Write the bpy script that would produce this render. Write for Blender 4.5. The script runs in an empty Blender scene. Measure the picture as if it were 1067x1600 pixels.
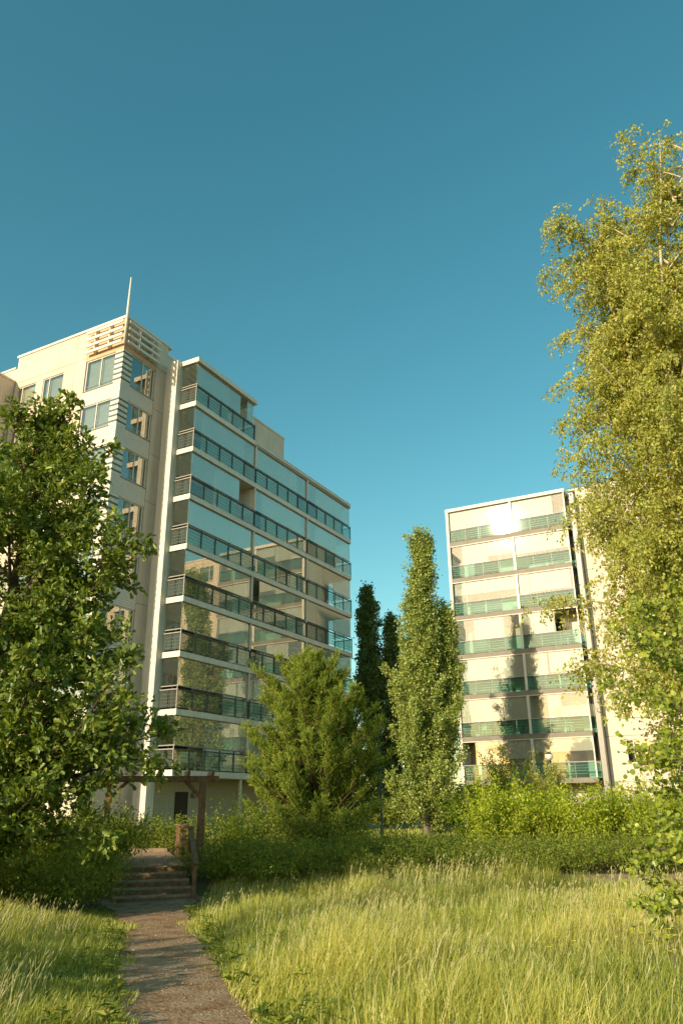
import bpy, math, random
import numpy as np
from mathutils import Matrix, Vector
RAD = math.radians
SC = bpy.context.scene
COL = SC.collection

# ------------------------------------------------------------------ camera
cam_d = bpy.data.cameras.new('camera'); cam = bpy.data.objects.new('camera', cam_d); COL.objects.link(cam)
cam_d.sensor_fit = 'VERTICAL'; cam_d.sensor_height = 36.0; cam_d.sensor_width = 24.0
cam_d.lens = 1211.0 / 1600.0 * 36.0
cam_d.clip_start = 0.1; cam_d.clip_end = 3000
_p, _r = RAD(20.87), RAD(-0.65)
_fw = Vector((0, math.cos(_p), math.sin(_p))); _up = Vector((0, -math.sin(_p), math.cos(_p))); _rx = Vector((1, 0, 0))
_X = _rx * math.cos(_r) + _up * math.sin(_r); _U = _up * math.cos(_r) - _rx * math.sin(_r)
_m = Matrix((_X, _U, -_fw)).transposed().to_4x4(); _m.translation = Vector((0, 0, 1.65))
cam.matrix_world = _m
SC.camera = cam

# ------------------------------------------------------------------ sky and sun
SUN_AZ, SUN_EL = RAD(221.8), RAD(19.3)          # clockwise from +Y (the view axis), behind the camera on the left
world = bpy.data.worlds.new('World'); SC.world = world; world.use_nodes = True
wn = world.node_tree.nodes; wl = world.node_tree.links; wn.clear()
sky = wn.new('ShaderNodeTexSky'); sky.sky_type = 'NISHITA'; sky.sun_disc = False
sky.sun_elevation = SUN_EL; sky.sun_rotation = SUN_AZ; sky.air_density = 1.0; sky.dust_density = 0.9; sky.ozone_density = 1.0
tint = wn.new('ShaderNodeHueSaturation')          # one even colour grade of the whole sky: the film's turquoise blue
tint.inputs['Hue'].default_value = 0.476; tint.inputs['Saturation'].default_value = 1.36; tint.inputs['Value'].default_value = 1.0
warm = wn.new('ShaderNodeMix'); warm.data_type = 'RGBA'; warm.blend_type = 'MULTIPLY'; warm.inputs[0].default_value = 1.0; warm.inputs[7].default_value = (1.0, 1.0, 0.8, 1)
bg = wn.new('ShaderNodeBackground'); bg.inputs[1].default_value = 0.130
wo = wn.new('ShaderNodeOutputWorld')
wl.new(sky.outputs[0], tint.inputs['Color']); wl.new(tint.outputs[0], warm.inputs[6]); wl.new(warm.outputs[2], bg.inputs[0]); wl.new(bg.outputs[0], wo.inputs[0])
sd = bpy.data.lights.new('sun', 'SUN'); sd.energy = 3.8; sd.angle = RAD(0.53); sd.color = (1.0, 0.85, 0.60)
sun = bpy.data.objects.new('sun', sd); COL.objects.link(sun)
_sv = Vector((math.sin(SUN_AZ) * math.cos(SUN_EL), math.cos(SUN_AZ) * math.cos(SUN_EL), math.sin(SUN_EL)))
sun.rotation_euler = _sv.to_track_quat('Z', 'Y').to_euler(); sun.location = _sv * 80
SC.view_settings.view_transform = 'Standard'; SC.view_settings.look = 'None'
SC.view_settings.exposure = 0.64; SC.view_settings.gamma = 1.0; SC.view_settings.use_curve_mapping = False
cy = SC.cycles
SC.render.engine = 'CYCLES'
cy.max_bounces = 8; cy.diffuse_bounces = 3; cy.glossy_bounces = 4; cy.transmission_bounces = 4; cy.transparent_max_bounces = 24
cy.use_denoising = True; cy.denoiser = 'OPENIMAGEDENOISE'; cy.denoising_input_passes = 'RGB_ALBEDO_NORMAL'; cy.denoising_prefilter = 'ACCURATE'; cy.caustics_reflective = False; cy.caustics_refractive = False; cy.sample_clamp_indirect = 6

# ------------------------------------------------------------------ materials
MATS = {}
def new_mat(name):
    m = bpy.data.materials.new(name); m.use_nodes = True; m.node_tree.nodes.clear(); MATS[name] = m
    N = m.node_tree.nodes; L = m.node_tree.links
    out = N.new('ShaderNodeOutputMaterial')
    return m, N, L, out
def ramp(N, stops):
    r = N.new('ShaderNodeValToRGB'); e = r.color_ramp.elements
    while len(e) < len(stops): e.new(0.5)
    for k, (p, c) in enumerate(stops): e[k].position = p; e[k].color = (*c, 1)
    return r
def solid(name, c, rough=0.7, var=0.12, scale=2.0, spec=0.3, bump=0.0, bscale=40.0, metal=0.0, streak=0.0):
    m, N, L, out = new_mat(name)
    b = N.new('ShaderNodeBsdfPrincipled'); L.new(b.outputs[0], out.inputs[0])
    b.inputs['Roughness'].default_value = rough; b.inputs['Specular IOR Level'].default_value = spec; b.inputs['Metallic'].default_value = metal
    g = N.new('ShaderNodeNewGeometry')
    n = N.new('ShaderNodeTexNoise'); n.inputs['Scale'].default_value = scale; n.inputs['Detail'].default_value = 6
    L.new(g.outputs['Position'], n.inputs['Vector'])
    r = ramp(N, [(0.3, tuple(x * (1 - var) for x in c)), (0.7, tuple(min(1, x * (1 + var)) for x in c))])
    L.new(n.outputs[0], r.inputs[0]); src = r.outputs[0]
    if streak:                                   # rain streaks running down painted walls
        mp = N.new('ShaderNodeMapping'); mp.inputs['Scale'].default_value = (3.0, 3.0, 0.12)
        n2 = N.new('ShaderNodeTexNoise'); n2.inputs['Scale'].default_value = 1.6; n2.inputs['Detail'].default_value = 5
        L.new(g.outputs['Position'], mp.inputs[0]); L.new(mp.outputs[0], n2.inputs['Vector'])
        r2 = ramp(N, [(0.45, (1, 1, 1)), (0.75, (1 - streak, 1 - streak, 1 - streak * 1.1))])
        L.new(n2.outputs[0], r2.inputs[0])
        mx = N.new('ShaderNodeMix'); mx.data_type = 'RGBA'; mx.blend_type = 'MULTIPLY'; mx.inputs[0].default_value = 1
        L.new(src, mx.inputs[6]); L.new(r2.outputs[0], mx.inputs[7]); src = mx.outputs[2]
    L.new(src, b.inputs['Base Color'])
    if bump:
        n3 = N.new('ShaderNodeTexNoise'); n3.inputs['Scale'].default_value = bscale; n3.inputs['Detail'].default_value = 4
        L.new(g.outputs['Position'], n3.inputs['Vector'])
        bp = N.new('ShaderNodeBump'); bp.inputs['Strength'].default_value = bump; bp.inputs['Distance'].default_value = 0.02
        L.new(n3.outputs[0], bp.inputs['Height']); L.new(bp.outputs[0], b.inputs['Normal'])
    return m
def brick(name, c, mortar, w, h, rough=0.45, axis='x', ms=0.012):
    m, N, L, out = new_mat(name)
    b = N.new('ShaderNodeBsdfPrincipled'); L.new(b.outputs[0], out.inputs[0]); b.inputs['Roughness'].default_value = rough
    tc = N.new('ShaderNodeNewGeometry'); 
    sp = N.new('ShaderNodeSeparateXYZ'); L.new(tc.outputs['Position'], sp.inputs[0])
    ad = N.new('ShaderNodeMath'); ad.operation = 'ADD'; L.new(sp.outputs[0], ad.inputs[0]); 
    sc = N.new('ShaderNodeMath'); sc.operation = 'MULTIPLY'; sc.inputs[1].default_value = -1.0 if axis == 'x' else 1.0
    L.new(sp.outputs[1], sc.inputs[0]); L.new(sc.outputs[0], ad.inputs[1])
    cb = N.new('ShaderNodeCombineXYZ'); L.new(ad.outputs[0], cb.inputs[0]); L.new(sp.outputs[2], cb.inputs[1])
    t = N.new('ShaderNodeTexBrick'); t.inputs['Scale'].default_value = 1.0; t.inputs['Brick Width'].default_value = w; t.inputs['Row Height'].default_value = h
    t.inputs['Mortar Size'].default_value = ms; t.inputs['Color1'].default_value = (*c, 1); t.inputs['Color2'].default_value = (*(x * 0.93 for x in c), 1); t.inputs['Mortar'].default_value = (*mortar, 1)
    L.new(cb.outputs[0], t.inputs['Vector']); L.new(t.outputs[0], b.inputs['Base Color'])
    bp = N.new('ShaderNodeBump'); bp.inputs['Strength'].default_value = 0.4; bp.inputs['Distance'].default_value = 0.01; bp.invert = True
    L.new(t.outputs['Fac'], bp.inputs['Height']); L.new(bp.outputs[0], b.inputs['Normal'])
    return m
def glass(name, tintc, f0=0.07, rough=0.0, boost=1.0, wavy=0.0, refl=(0.95, 0.97, 0.95), haze=0.0):
    m, N, L, out = new_mat(name)
    tr = N.new('ShaderNodeBsdfTransparent'); tr.inputs[0].default_value = (*tintc, 1)
    gl = N.new('ShaderNodeBsdfGlossy'); gl.inputs['Roughness'].default_value = rough; gl.inputs[0].default_value = (*refl, 1)
    lw = N.new('ShaderNodeLayerWeight'); lw.inputs[0].default_value = 0.5
    pw = N.new('ShaderNodeMath'); pw.operation = 'POWER'; pw.inputs[1].default_value = 4.0; L.new(lw.outputs['Facing'], pw.inputs[0])
    ma = N.new('ShaderNodeMath'); ma.operation = 'MULTIPLY_ADD'; ma.inputs[1].default_value = (1 - f0) * boost; ma.inputs[2].default_value = f0; ma.use_clamp = True
    L.new(pw.outputs[0], ma.inputs[0])
    mx = N.new('ShaderNodeMixShader'); L.new(ma.outputs[0], mx.inputs[0]); L.new(tr.outputs[0], mx.inputs[1]); L.new(gl.outputs[0], mx.inputs[2])
    df = N.new('ShaderNodeBsdfDiffuse'); df.inputs[0].default_value = (0.74, 0.72, 0.64, 1)
    m2 = N.new('ShaderNodeMixShader'); m2.inputs[0].default_value = haze; L.new(mx.outputs[0], m2.inputs[1]); L.new(df.outputs[0], m2.inputs[2]); L.new(m2.outputs[0], out.inputs[0])  # pale diffuse share puts a milky haze into the glass itself
    if wavy:
        g = N.new('ShaderNodeNewGeometry'); n = N.new('ShaderNodeTexNoise'); n.inputs['Scale'].default_value = 0.7; n.inputs['Detail'].default_value = 1
        L.new(g.outputs['Position'], n.inputs['Vector'])
        bp = N.new('ShaderNodeBump'); bp.inputs['Strength'].default_value = wavy; bp.inputs['Distance'].default_value = 0.02
        L.new(n.outputs[0], bp.inputs['Height']); L.new(bp.outputs[0], gl.inputs['Normal'])
    return m
def leafmat(name, stops, trans=0.35, gloss=0.06, grough=0.4, patch=0.0):
    m, N, L, out = new_mat(name)
    at = N.new('ShaderNodeAttribute'); at.attribute_name = 'rnd'
    r = ramp(N, [(p, tuple(min(.8, v * k) for v, k in zip(c, (1.86, 2.04, 2.0)))) for p, c in stops]); L.new(at.outputs['Fac'], r.inputs[0])
    src = r.outputs[0]
    d = N.new('ShaderNodeBsdfDiffuse'); t = N.new('ShaderNodeBsdfTranslucent'); g = N.new('ShaderNodeBsdfGlossy'); g.inputs['Roughness'].default_value = grough
    g.inputs[0].default_value = (0.9, 0.95, 0.8, 1)
    hs = N.new('ShaderNodeHueSaturation'); hs.inputs['Hue'].default_value = 0.485; hs.inputs['Saturation'].default_value = 1.1; hs.inputs['Value'].default_value = 1.3
    L.new(src, d.inputs[0]); L.new(src, hs.inputs['Color']); L.new(hs.outputs[0], t.inputs[0])
    a = N.new('ShaderNodeMixShader'); a.inputs[0].default_value = trans; L.new(d.outputs[0], a.inputs[1]); L.new(t.outputs[0], a.inputs[2])
    b = N.new('ShaderNodeMixShader'); b.inputs[0].default_value = gloss; L.new(a.outputs[0], b.inputs[1]); L.new(g.outputs[0], b.inputs[2]); L.new(b.outputs[0], out.inputs[0])
    return m

CREAM = solid('cream_panel', (0.66, 0.55, 0.44), 0.85, 0.07, 0.9, 0.2, 0.25, 60, streak=0.16)
CREAM_R = solid('pale_cream_render', (0.66, 0.57, 0.46), 0.85, 0.05, 0.9, 0.2, 0.2, 60, streak=0.08)
TERRA = solid('ochre_panel', (0.58, 0.40, 0.25), 0.85, 0.08, 2)
JOINT = solid('joint_grey', (0.34, 0.28, 0.2), 0.9)
WHITE = solid('white_paint', (0.72, 0.66, 0.56), 0.55, 0.05, 1.2, 0.35, streak=0.14)
WHITE2 = solid('white_metal', (0.70, 0.65, 0.56), 0.4, 0.03, 3)
FASCIA = solid('taupe_fascia', (0.24, 0.215, 0.17), 0.6, 0.08, 1.5, streak=0.15)
TILE = brick('white_tile', (0.66, 0.62, 0.54), (0.48, 0.45, 0.39), 0.30, 0.13)
TILE2 = brick('white_tile_side', (0.66, 0.62, 0.54), (0.42, 0.39, 0.33), 0.30, 0.13, axis='y')
BRICKW = brick('cream_brick', (0.55, 0.49, 0.36), (0.38, 0.34, 0.26), 0.30, 0.09, 0.8)
STRIPE = solid('dark_teal_metal', (0.10, 0.16, 0.16), 0.45, 0.08, 3)
STEEL = solid('dark_green_steel', (0.022, 0.045, 0.042), 0.4, 0.1, 4, 0.5)
GREYM = solid('grey_metal', (0.30, 0.285, 0.25), 0.4, 0.05, 4, 0.5)
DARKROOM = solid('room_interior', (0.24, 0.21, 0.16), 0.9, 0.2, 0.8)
BACKW = solid('balcony_back_wall', (0.66, 0.60, 0.49), 0.85, 0.06, 1.0)
DOORG = solid('balcony_door_glass', (0.05, 0.06, 0.06), 0.08, 0.1, 1, 0.6)
DOORD = solid('dark_door', (0.035, 0.028, 0.02), 0.5, 0.15, 3)
CURT = solid('white_curtain', (0.84, 0.79, 0.68), 0.85, 0.08, 3)
BLIND = solid('cream_blind', (0.48, 0.45, 0.38), 0.8, 0.05, 2)
SHEER = solid('pale_curtain', (0.52, 0.48, 0.40), 0.85, 0.10, 3)
ROOFM = solid('roof_felt', (0.10, 0.095, 0.085), 0.9, 0.2, 2)
WOOD = solid('weathered_wood', (0.22, 0.12, 0.065), 0.75, 0.35, 9, 0.25, 0.4, 30)
PLANKM = solid('grey_deck_plank', (0.33, 0.235, 0.15), 0.8, 0.3, 7, 0.2, 0.4, 40)
GL_L = glass('balcony_glazing', (0.90, 0.955, 0.93), 0.30, 0.0, 0.9, 0.06, (1.0, 0.90, 0.76), 0.13)
GL_S = glass('side_glazing', (0.86, 0.93, 0.90), 0.12, 0.0, 0.9, 0.05, (1.0, 0.92, 0.8), 0.015)
GL_RAIL = glass('railing_glass', (0.74, 0.87, 0.84), 0.10, 0.01, 0.8, 0.05, (1.0, 0.92, 0.8), 0.05)
GL_R = glass('balcony_glazing_front', (0.96, 0.985, 0.97), 0.10, 0.020, 0.9, 0.012, (0.95, 0.97, 0.95), 0.06)
GL_RR = glass('railing_glass_front', (0.62, 0.90, 0.86), 0.05, 0.020, 0.8, 0.012, (0.95, 0.97, 0.95), 0.04)
GL_W = glass('window_glass', (0.88, 0.93, 0.91), 0.22, 0.004, 0.9, 0.06, (1.0, 0.90, 0.78))
BARK_O = solid('oak_bark', (0.085, 0.065, 0.045), 0.95, 0.35, 14, 0.1, 0.8, 30)
BARK_P = solid('poplar_bark', (0.16, 0.14, 0.10), 0.95, 0.3, 10, 0.1, 0.6, 30)
BARK_N = solid('pine_bark', (0.12, 0.075, 0.045), 0.95, 0.3, 10, 0.1, 0.6, 30)
BARK_B = solid('birch_bark', (0.55, 0.47, 0.36), 0.85, 0.35, 5, 0.1, 0.4, 20)
STEM = solid('shrub_stem', (0.10, 0.07, 0.04), 0.9, 0.2, 8)
LF_OAK = leafmat('oak_leaf', [(0.0, (0.038, 0.056, 0.009)), (0.5, (0.088, 0.115, 0.017)), (1.0, (0.180, 0.185, 0.030))], 0.32, 0.035, 0.42)
LF_BIRCH = leafmat('birch_leaf', [(0.0, (0.130, 0.140, 0.026)), (0.5, (0.215, 0.205, 0.040)), (1.0, (0.310, 0.270, 0.070))], 0.4, 0.03, 0.45)
LF_POP = leafmat('poplar_leaf', [(0.0, (0.075, 0.102, 0.022)), (0.5, (0.160, 0.182, 0.042)), (1.0, (0.270, 0.265, 0.080))], 0.34, 0.03, 0.42)
LF_POP_SHADE = leafmat('shaded_poplar_leaf', [(0.0, (0.040, 0.062, 0.018)), (1.0, (0.105, 0.130, 0.038))], 0.3, 0.02, 0.4)  # poplar leaf colours darkened for the shade this tree stands in
LF_PINE = leafmat('pine_needle', [(0.0, (0.045, 0.066, 0.010)), (0.6, (0.125, 0.150, 0.020)), (1.0, (0.260, 0.255, 0.038))], 0.2, 0.02, 0.45)
LF_ALD = leafmat('alder_leaf', [(0.0, (0.065, 0.092, 0.013)), (0.5, (0.150, 0.175, 0.024)), (1.0, (0.270, 0.265, 0.042))], 0.42, 0.03, 0.35)
LF_HEDGE = leafmat('hedge_leaf', [(0.0, (0.045, 0.064, 0.011)), (0.5, (0.105, 0.128, 0.018)), (1.0, (0.200, 0.195, 0.032))], 0.4, 0.02, 0.45)
LF_BRIGHT = leafmat('bright_shrub_leaf', [(0.0, (0.100, 0.130, 0.012)), (0.5, (0.205, 0.230, 0.022)), (1.0, (0.310, 0.295, 0.036))], 0.45, 0.02, 0.4)
LF_FERN = leafmat('ferny_shrub_leaf', [(0.0, (0.050, 0.070, 0.011)), (0.6, (0.130, 0.145, 0.020)), (1.0, (0.25, 0.21, 0.036))], 0.4, 0.02, 0.45)
GRASS = leafmat('grass_blade', [(0.0, (0.105, 0.125, 0.020)), (0.45, (0.230, 0.215, 0.038)), (0.8, (0.33, 0.265, 0.080)), (1.0, (0.36, 0.27, 0.12))], 0.35, 0.04, 0.4)
STRAW = leafmat('grass_seed_head', [(0.0, (0.20, 0.19, 0.07)), (0.5, (0.27, 0.235, 0.10)), (1.0, (0.33, 0.27, 0.15))], 0.35, 0.02, 0.5)
PETAL_W = leafmat('white_petal', [(0, (0.7, 0.7, 0.62)), (1, (0.8, 0.8, 0.72))], 0.3, 0.02)
PETAL_Y = leafmat('yellow_petal', [(0, (0.7, 0.45, 0.02)), (1, (0.8, 0.58, 0.03))], 0.3, 0.02)
PETAL_P = leafmat('pink_petal', [(0, (0.42, 0.20, 0.22)), (1, (0.58, 0.33, 0.32))], 0.3, 0.02)

# ------------------------------------------------------------------ mesh helpers
OFF = {}
def put(name, mesh, parent=None, loc=(0, 0, 0), mat=None, kind=None, label=None, cat=None, group=None, rz=0.0):
    if mat and not mesh.materials: mesh.materials.append(mat)
    o = bpy.data.objects.new(name, mesh); COL.objects.link(o); o.location = loc; o.rotation_euler = (0, 0, rz)
    if parent: o.parent = parent
    return tag(o, label, cat, group, kind)
def tag(o, label=None, cat=None, group=None, kind=None):
    if label: o['label'] = label
    if cat: o['category'] = cat
    if group: o['group'] = group
    if kind: o['kind'] = kind
    return o
def empty(name, loc, rz, label, cat, group=None):
    e = bpy.data.objects.new(name, None); COL.objects.link(e); e.location = loc; e.rotation_euler = (0, 0, rz); e.empty_display_size = 0.3
    OFF[e.name] = np.zeros(3)
    return tag(e, label, cat, group)
def arr_mesh(name, V, F, attr=None, smooth=False):
    """V (n,3), F (m,k) - all faces with the same number of corners."""
    V = np.ascontiguousarray(V, dtype=np.float32); F = np.ascontiguousarray(F, dtype=np.int32)
    me = bpy.data.meshes.new(name); k = F.shape[1]
    me.vertices.add(len(V)); me.vertices.foreach_set('co', V.ravel())
    me.loops.add(F.size); me.loops.foreach_set('vertex_index', F.ravel())
    me.polygons.add(len(F)); me.polygons.foreach_set('loop_start', np.arange(0, F.size, k, dtype=np.int32))
    me.polygons.foreach_set('use_smooth', np.full(len(F), bool(smooth)))
    me.update(calc_edges=True)
    if attr is not None:
        a = me.attributes.new('rnd', 'FLOAT', 'POINT'); a.data.foreach_set('value', np.ascontiguousarray(attr, dtype=np.float32))
    return me
CUBE_F = np.array([[0, 3, 2, 1], [4, 5, 6, 7], [0, 1, 5, 4], [1, 2, 6, 5], [2, 3, 7, 6], [3, 0, 4, 7]])
def box_verts(x0, x1, y0, y1, z0, z1):
    return np.array([[x0, y0, z0], [x1, y0, z0], [x1, y1, z0], [x0, y1, z0], [x0, y0, z1], [x1, y0, z1], [x1, y1, z1], [x0, y1, z1]], float)
BOXC = {}
def box(name, parent, x0, x1, y0, y1, z0, z1, mat):
    """a box given in its thing's own frame; alike boxes share one mesh"""
    x0, x1 = min(x0, x1), max(x0, x1); y0, y1 = min(y0, y1), max(y0, y1); z0, z1 = min(z0, z1), max(z0, z1)
    d = (round(x1 - x0, 4), round(y1 - y0, 4), round(z1 - z0, 4), mat.name)
    if d not in BOXC:
        h = [t / 2 for t in d[:3]]; BOXC[d] = arr_mesh(name, box_verts(-h[0], h[0], -h[1], h[1], -h[2], h[2]), CUBE_F)
    c = np.array([(x0 + x1) / 2, (y0 + y1) / 2, (z0 + z1) / 2]); off = OFF[parent.name]
    o = put(name, BOXC[d], parent, tuple(c - off), mat); OFF[o.name] = c
    return o
MULC = {}
def multi(name, parent, origin, boxes, mat, key=None):
    """several boxes as one part; coordinates relative to origin"""
    k = (tuple(np.round(np.array(boxes).ravel(), 3)), mat.name)
    if k not in MULC:
        V = np.concatenate([box_verts(min(b[0], b[1]), max(b[0], b[1]), min(b[2], b[3]), max(b[2], b[3]), min(b[4], b[5]), max(b[4], b[5])) for b in boxes])
        F = np.concatenate([CUBE_F + 8 * i for i in range(len(boxes))]); MULC[k] = arr_mesh(name, V, F)
    off = OFF[parent.name]; o = put(name, MULC[k], parent, tuple(np.array(origin) - off), mat); OFF[o.name] = np.array(origin, float)
    return o
class Plane:
    """a facade: u runs along it, z up, d into the building"""
    def __init__(s, axis, c): s.axis, s.c = axis, c
    def b(s, u0, u1, z0, z1, d0, d1):
        return (s.c + d0, s.c + d1, u0, u1, z0, z1) if s.axis == 'x' else (u0, u1, s.c + d0, s.c + d1, z0, z1)
def pbox(name, parent, pl, u0, u1, z0, z1, d0, d1, mat): return box(name, parent, *pl.b(u0, u1, z0, z1, d0, d1), mat)
def wall_panel(parent, pl, u0, u1, z0, z1, openings, mat, t=0.15, gap=0.012, name='wall_panel'):
    u0 += gap; u1 -= gap; z0 += gap; z1 -= gap
    us = sorted({u0, u1, *[min(max(o[0], u0), u1) for o in openings], *[min(max(o[1], u0), u1) for o in openings]})
    bs = []
    for a, b in zip(us[:-1], us[1:]):
        mid = (a + b) / 2; zs = [z0]
        for o in sorted(openings, key=lambda q: q[2]):
            if o[0] < mid < o[1]: zs += [max(z0, o[2]), min(z1, o[3])]
        zs.append(z1)
        for q in range(0, len(zs), 2):
            if zs[q + 1] - zs[q] > 1e-4: bs.append(pl.b(a, b, zs[q], zs[q + 1], 0, t))
    return multi(name, parent, (0, 0, 0), bs, mat)
def window(parent, pl, u0, u1, z0, z1, mullions=(), blind=None, bar=None, fw=0.06, rnd=None, gm=None):
    """frame set back in its opening, with pane, sill, blind"""
    r = pl.b
    bs = [r(u0, u1, z0, z0 + fw, .05, .12), r(u0, u1, z1 - fw, z1, .05, .12), r(u0, u0 + fw, z0 + fw, z1 - fw, .05, .12), r(u1 - fw, u1, z0 + fw, z1 - fw, .05, .12)]
    for m in mullions: bs.append(r(m - fw * .45, m + fw * .45, z0 + fw, z1 - fw, .052, .118))
    c = r((u0 + u1) / 2, (u0 + u1) / 2, z0, z0, 0, 0); org = (c[0], c[2], c[4])
    bs = [(b[0] - org[0], b[1] - org[0], b[2] - org[1], b[3] - org[1], b[4] - org[2], b[5] - org[2]) for b in bs]
    w = multi('window', parent, org, bs, WHITE2)
    edges = [u0 + fw] + [m for m in mullions] + [u1 - fw]
    for a, b in zip(edges[:-1], edges[1:]): pbox('pane', w, pl, a, b, z0 + fw, z1 - fw, .08, .092, gm or GL_W)
    pbox('sill', w, pl, u0 - .04, u1 + .04, z0 - .05, z0 - .002, -.05, .12, GREYM)
    if bar: pbox('guard_bar', w, pl, u0 + fw, u1 - fw, z0 + bar, z0 + bar + .035, .14, .17, WHITE2)
    if blind: pbox('blind', w, pl, u0 + fw + blind[0] * (u1 - u0), u0 + fw + blind[1] * (u1 - u0 - 2 * fw), z1 - fw - blind[2] * (z1 - z0 - 2 * fw), z1 - fw, .22, .23, blind[3])
    return w

# ------------------------------------------------------------------ terrain
def sstep(a, b, t):
    t = np.clip((np.asarray(t, float) - a) / (b - a), 0, 1); return t * t * (3 - 2 * t)
def terrain(x, y):
    x = np.asarray(x, float); y = np.asarray(y, float)
    und = 0.035 * np.sin(x * 0.9 + 1.3) * np.sin(y * 0.7 + 0.4) + 0.02 * np.sin(x * 2.1 + y * 1.7)
    near = sstep(2.5, 6, np.abs(x - path_mid(y))) * (1 - sstep(20, 24, y))
    return -0.45 * sstep(4, 18, y) + 0.65 * sstep(20.3, 24.5, y) + und * near
PATH_Y = np.array([-40, -6, 0, 4, 7.8, 9.05, 10.9, 13.65, 16.7, 19.2, 21.4])
PATH_L = np.array([-5.0, -2.0, -1.5, -1.6, -1.93, -2.29, -2.81, -3.51, -4.25, -5.2, -6.2])
PATH_R = np.array([-2.6, 0.2, 0.5, 0.1, -0.70, -1.08, -1.55, -2.21, -2.95, -3.58, -3.55])
def path_mid(y): return (np.interp(y, PATH_Y, PATH_L) + np.interp(y, PATH_Y, PATH_R)) / 2
def build_ground():
    fx = np.concatenate([[-900, -400, -200, -100, -60], np.arange(-30, 40.1, .8), [60, 100, 200, 400, 900]])
    fy = np.concatenate([[-600, -250, -100, -50], np.arange(-20, 70.1, .8), [90, 140, 250, 500, 1200]])
    X, Y = np.meshgrid(fx, fy); V = np.stack([X, Y, terrain(X, Y)], -1).reshape(-1, 3)
    nx, ny = len(fx), len(fy); i = np.arange(nx - 1)[None] + nx * np.arange(ny - 1)[:, None]
    F = np.stack([i, i + 1, i + nx + 1, i + nx], -1).reshape(-1, 4)
    m, N, L, out = new_mat('meadow_soil')
    b = N.new('ShaderNodeBsdfPrincipled'); b.inputs['Roughness'].default_value = 0.95; L.new(b.outputs[0], out.inputs[0])
    g = N.new('ShaderNodeNewGeometry'); n = N.new('ShaderNodeTexNoise'); n.inputs['Scale'].default_value = 1.1; n.inputs['Detail'].default_value = 8
    L.new(g.outputs['Position'], n.inputs['Vector'])
    r = ramp(N, [(0.3, (0.05, 0.065, 0.018)), (0.55, (0.10, 0.105, 0.03)), (0.75, (0.17, 0.13, 0.06))]); L.new(n.outputs[0], r.inputs[0]); L.new(r.outputs[0], b.inputs['Base Color'])
    put('ground', arr_mesh('ground', V, F, smooth=True), mat=m, kind='structure')
def strip(name, ys, xl, xr, lift, mat, nx=9):
    V = []; 
    for y, a, b in zip(ys, xl, xr):
        for t in np.linspace(0, 1, nx):
            x = a + (b - a) * t; V.append((x, y, float(terrain(x, y)) + lift))
    n = len(ys); i = np.arange(nx - 1)[None] + nx * np.arange(n - 1)[:, None]
    F = np.stack([i, i + 1, i + nx + 1, i + nx], -1).reshape(-1, 4)
    return put(name, arr_mesh(name, np.array(V), F, smooth=True), mat=mat, kind='structure')
def dirt(name, c1, c2, c3, sc=2.2):
    m, N, L, out = new_mat(name)
    b = N.new('ShaderNodeBsdfPrincipled'); b.inputs['Roughness'].default_value = 0.95; b.inputs['Specular IOR Level'].default_value = 0.15; L.new(b.outputs[0], out.inputs[0])
    g = N.new('ShaderNodeNewGeometry')
    n = N.new('ShaderNodeTexNoise'); n.inputs['Scale'].default_value = sc; n.inputs['Detail'].default_value = 10; n.inputs['Roughness'].default_value = .65
    L.new(g.outputs['Position'], n.inputs['Vector'])
    r = ramp(N, [(0.32, c1), (0.52, c2), (0.72, c3)]); L.new(n.outputs[0], r.inputs[0])
    v = N.new('ShaderNodeTexVoronoi'); v.inputs['Scale'].default_value = 38; L.new(g.outputs['Position'], v.inputs['Vector'])
    r2 = ramp(N, [(0.0, (1.5, 1.45, 1.35)), (0.22, (1.05, 1.05, 1.05)), (0.6, (0.75, 0.75, 0.75))]); L.new(v.outputs['Distance'], r2.inputs[0])
    mx = N.new('ShaderNodeMix'); mx.data_type = 'RGBA'; mx.blend_type = 'MULTIPLY'; mx.inputs[0].default_value = .8; L.new(r.outputs[0], mx.inputs[6]); L.new(r2.outputs[0], mx.inputs[7]); L.new(mx.outputs[2], b.inputs['Base Color'])
    bp = N.new('ShaderNodeBump'); bp.inputs['Strength'].default_value = .9; bp.inputs['Distance'].default_value = .03
    n2 = N.new('ShaderNodeTexNoise'); n2.inputs['Scale'].default_value = 22; n2.inputs['Detail'].default_value = 8; L.new(g.outputs['Position'], n2.inputs['Vector'])
    L.new(n2.outputs[0], bp.inputs['Height']); L.new(bp.outputs[0], b.inputs['Normal'])
    return m
build_ground()
DIRT = dirt('path_dirt', (0.24, 0.12, 0.058), (0.41, 0.265, 0.155), (0.50, 0.37, 0.25))
SAND = dirt('sandy_gravel', (0.24, 0.18, 0.11), (0.36, 0.28, 0.18), (0.48, 0.39, 0.27), 1.6)
_ys = np.concatenate([np.arange(-40, 0, 4), np.arange(0, 21.3, .4)])
_rg = np.random.default_rng(5)
strip('path', _ys, np.interp(_ys, PATH_Y, PATH_L) + _rg.normal(0, .05, len(_ys)), np.interp(_ys, PATH_Y, PATH_R) + _rg.normal(0, .05, len(_ys)), 0.012, DIRT)
_ys = np.arange(20.6, 22.75, .2)
strip('sandy_verge', _ys, np.interp(_ys, [20.6, 21.5, 22.7], [6.0, 5.3, 5.0]) + _rg.normal(0, .12, len(_ys)), np.full(len(_ys), 10.5), 0.012, SAND)
_ys = np.arange(43.0, 46.6, .6)
strip('footpath', _ys, np.full(len(_ys), -1.5), np.full(len(_ys), 14.0), 0.012, SAND, 12)

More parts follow.
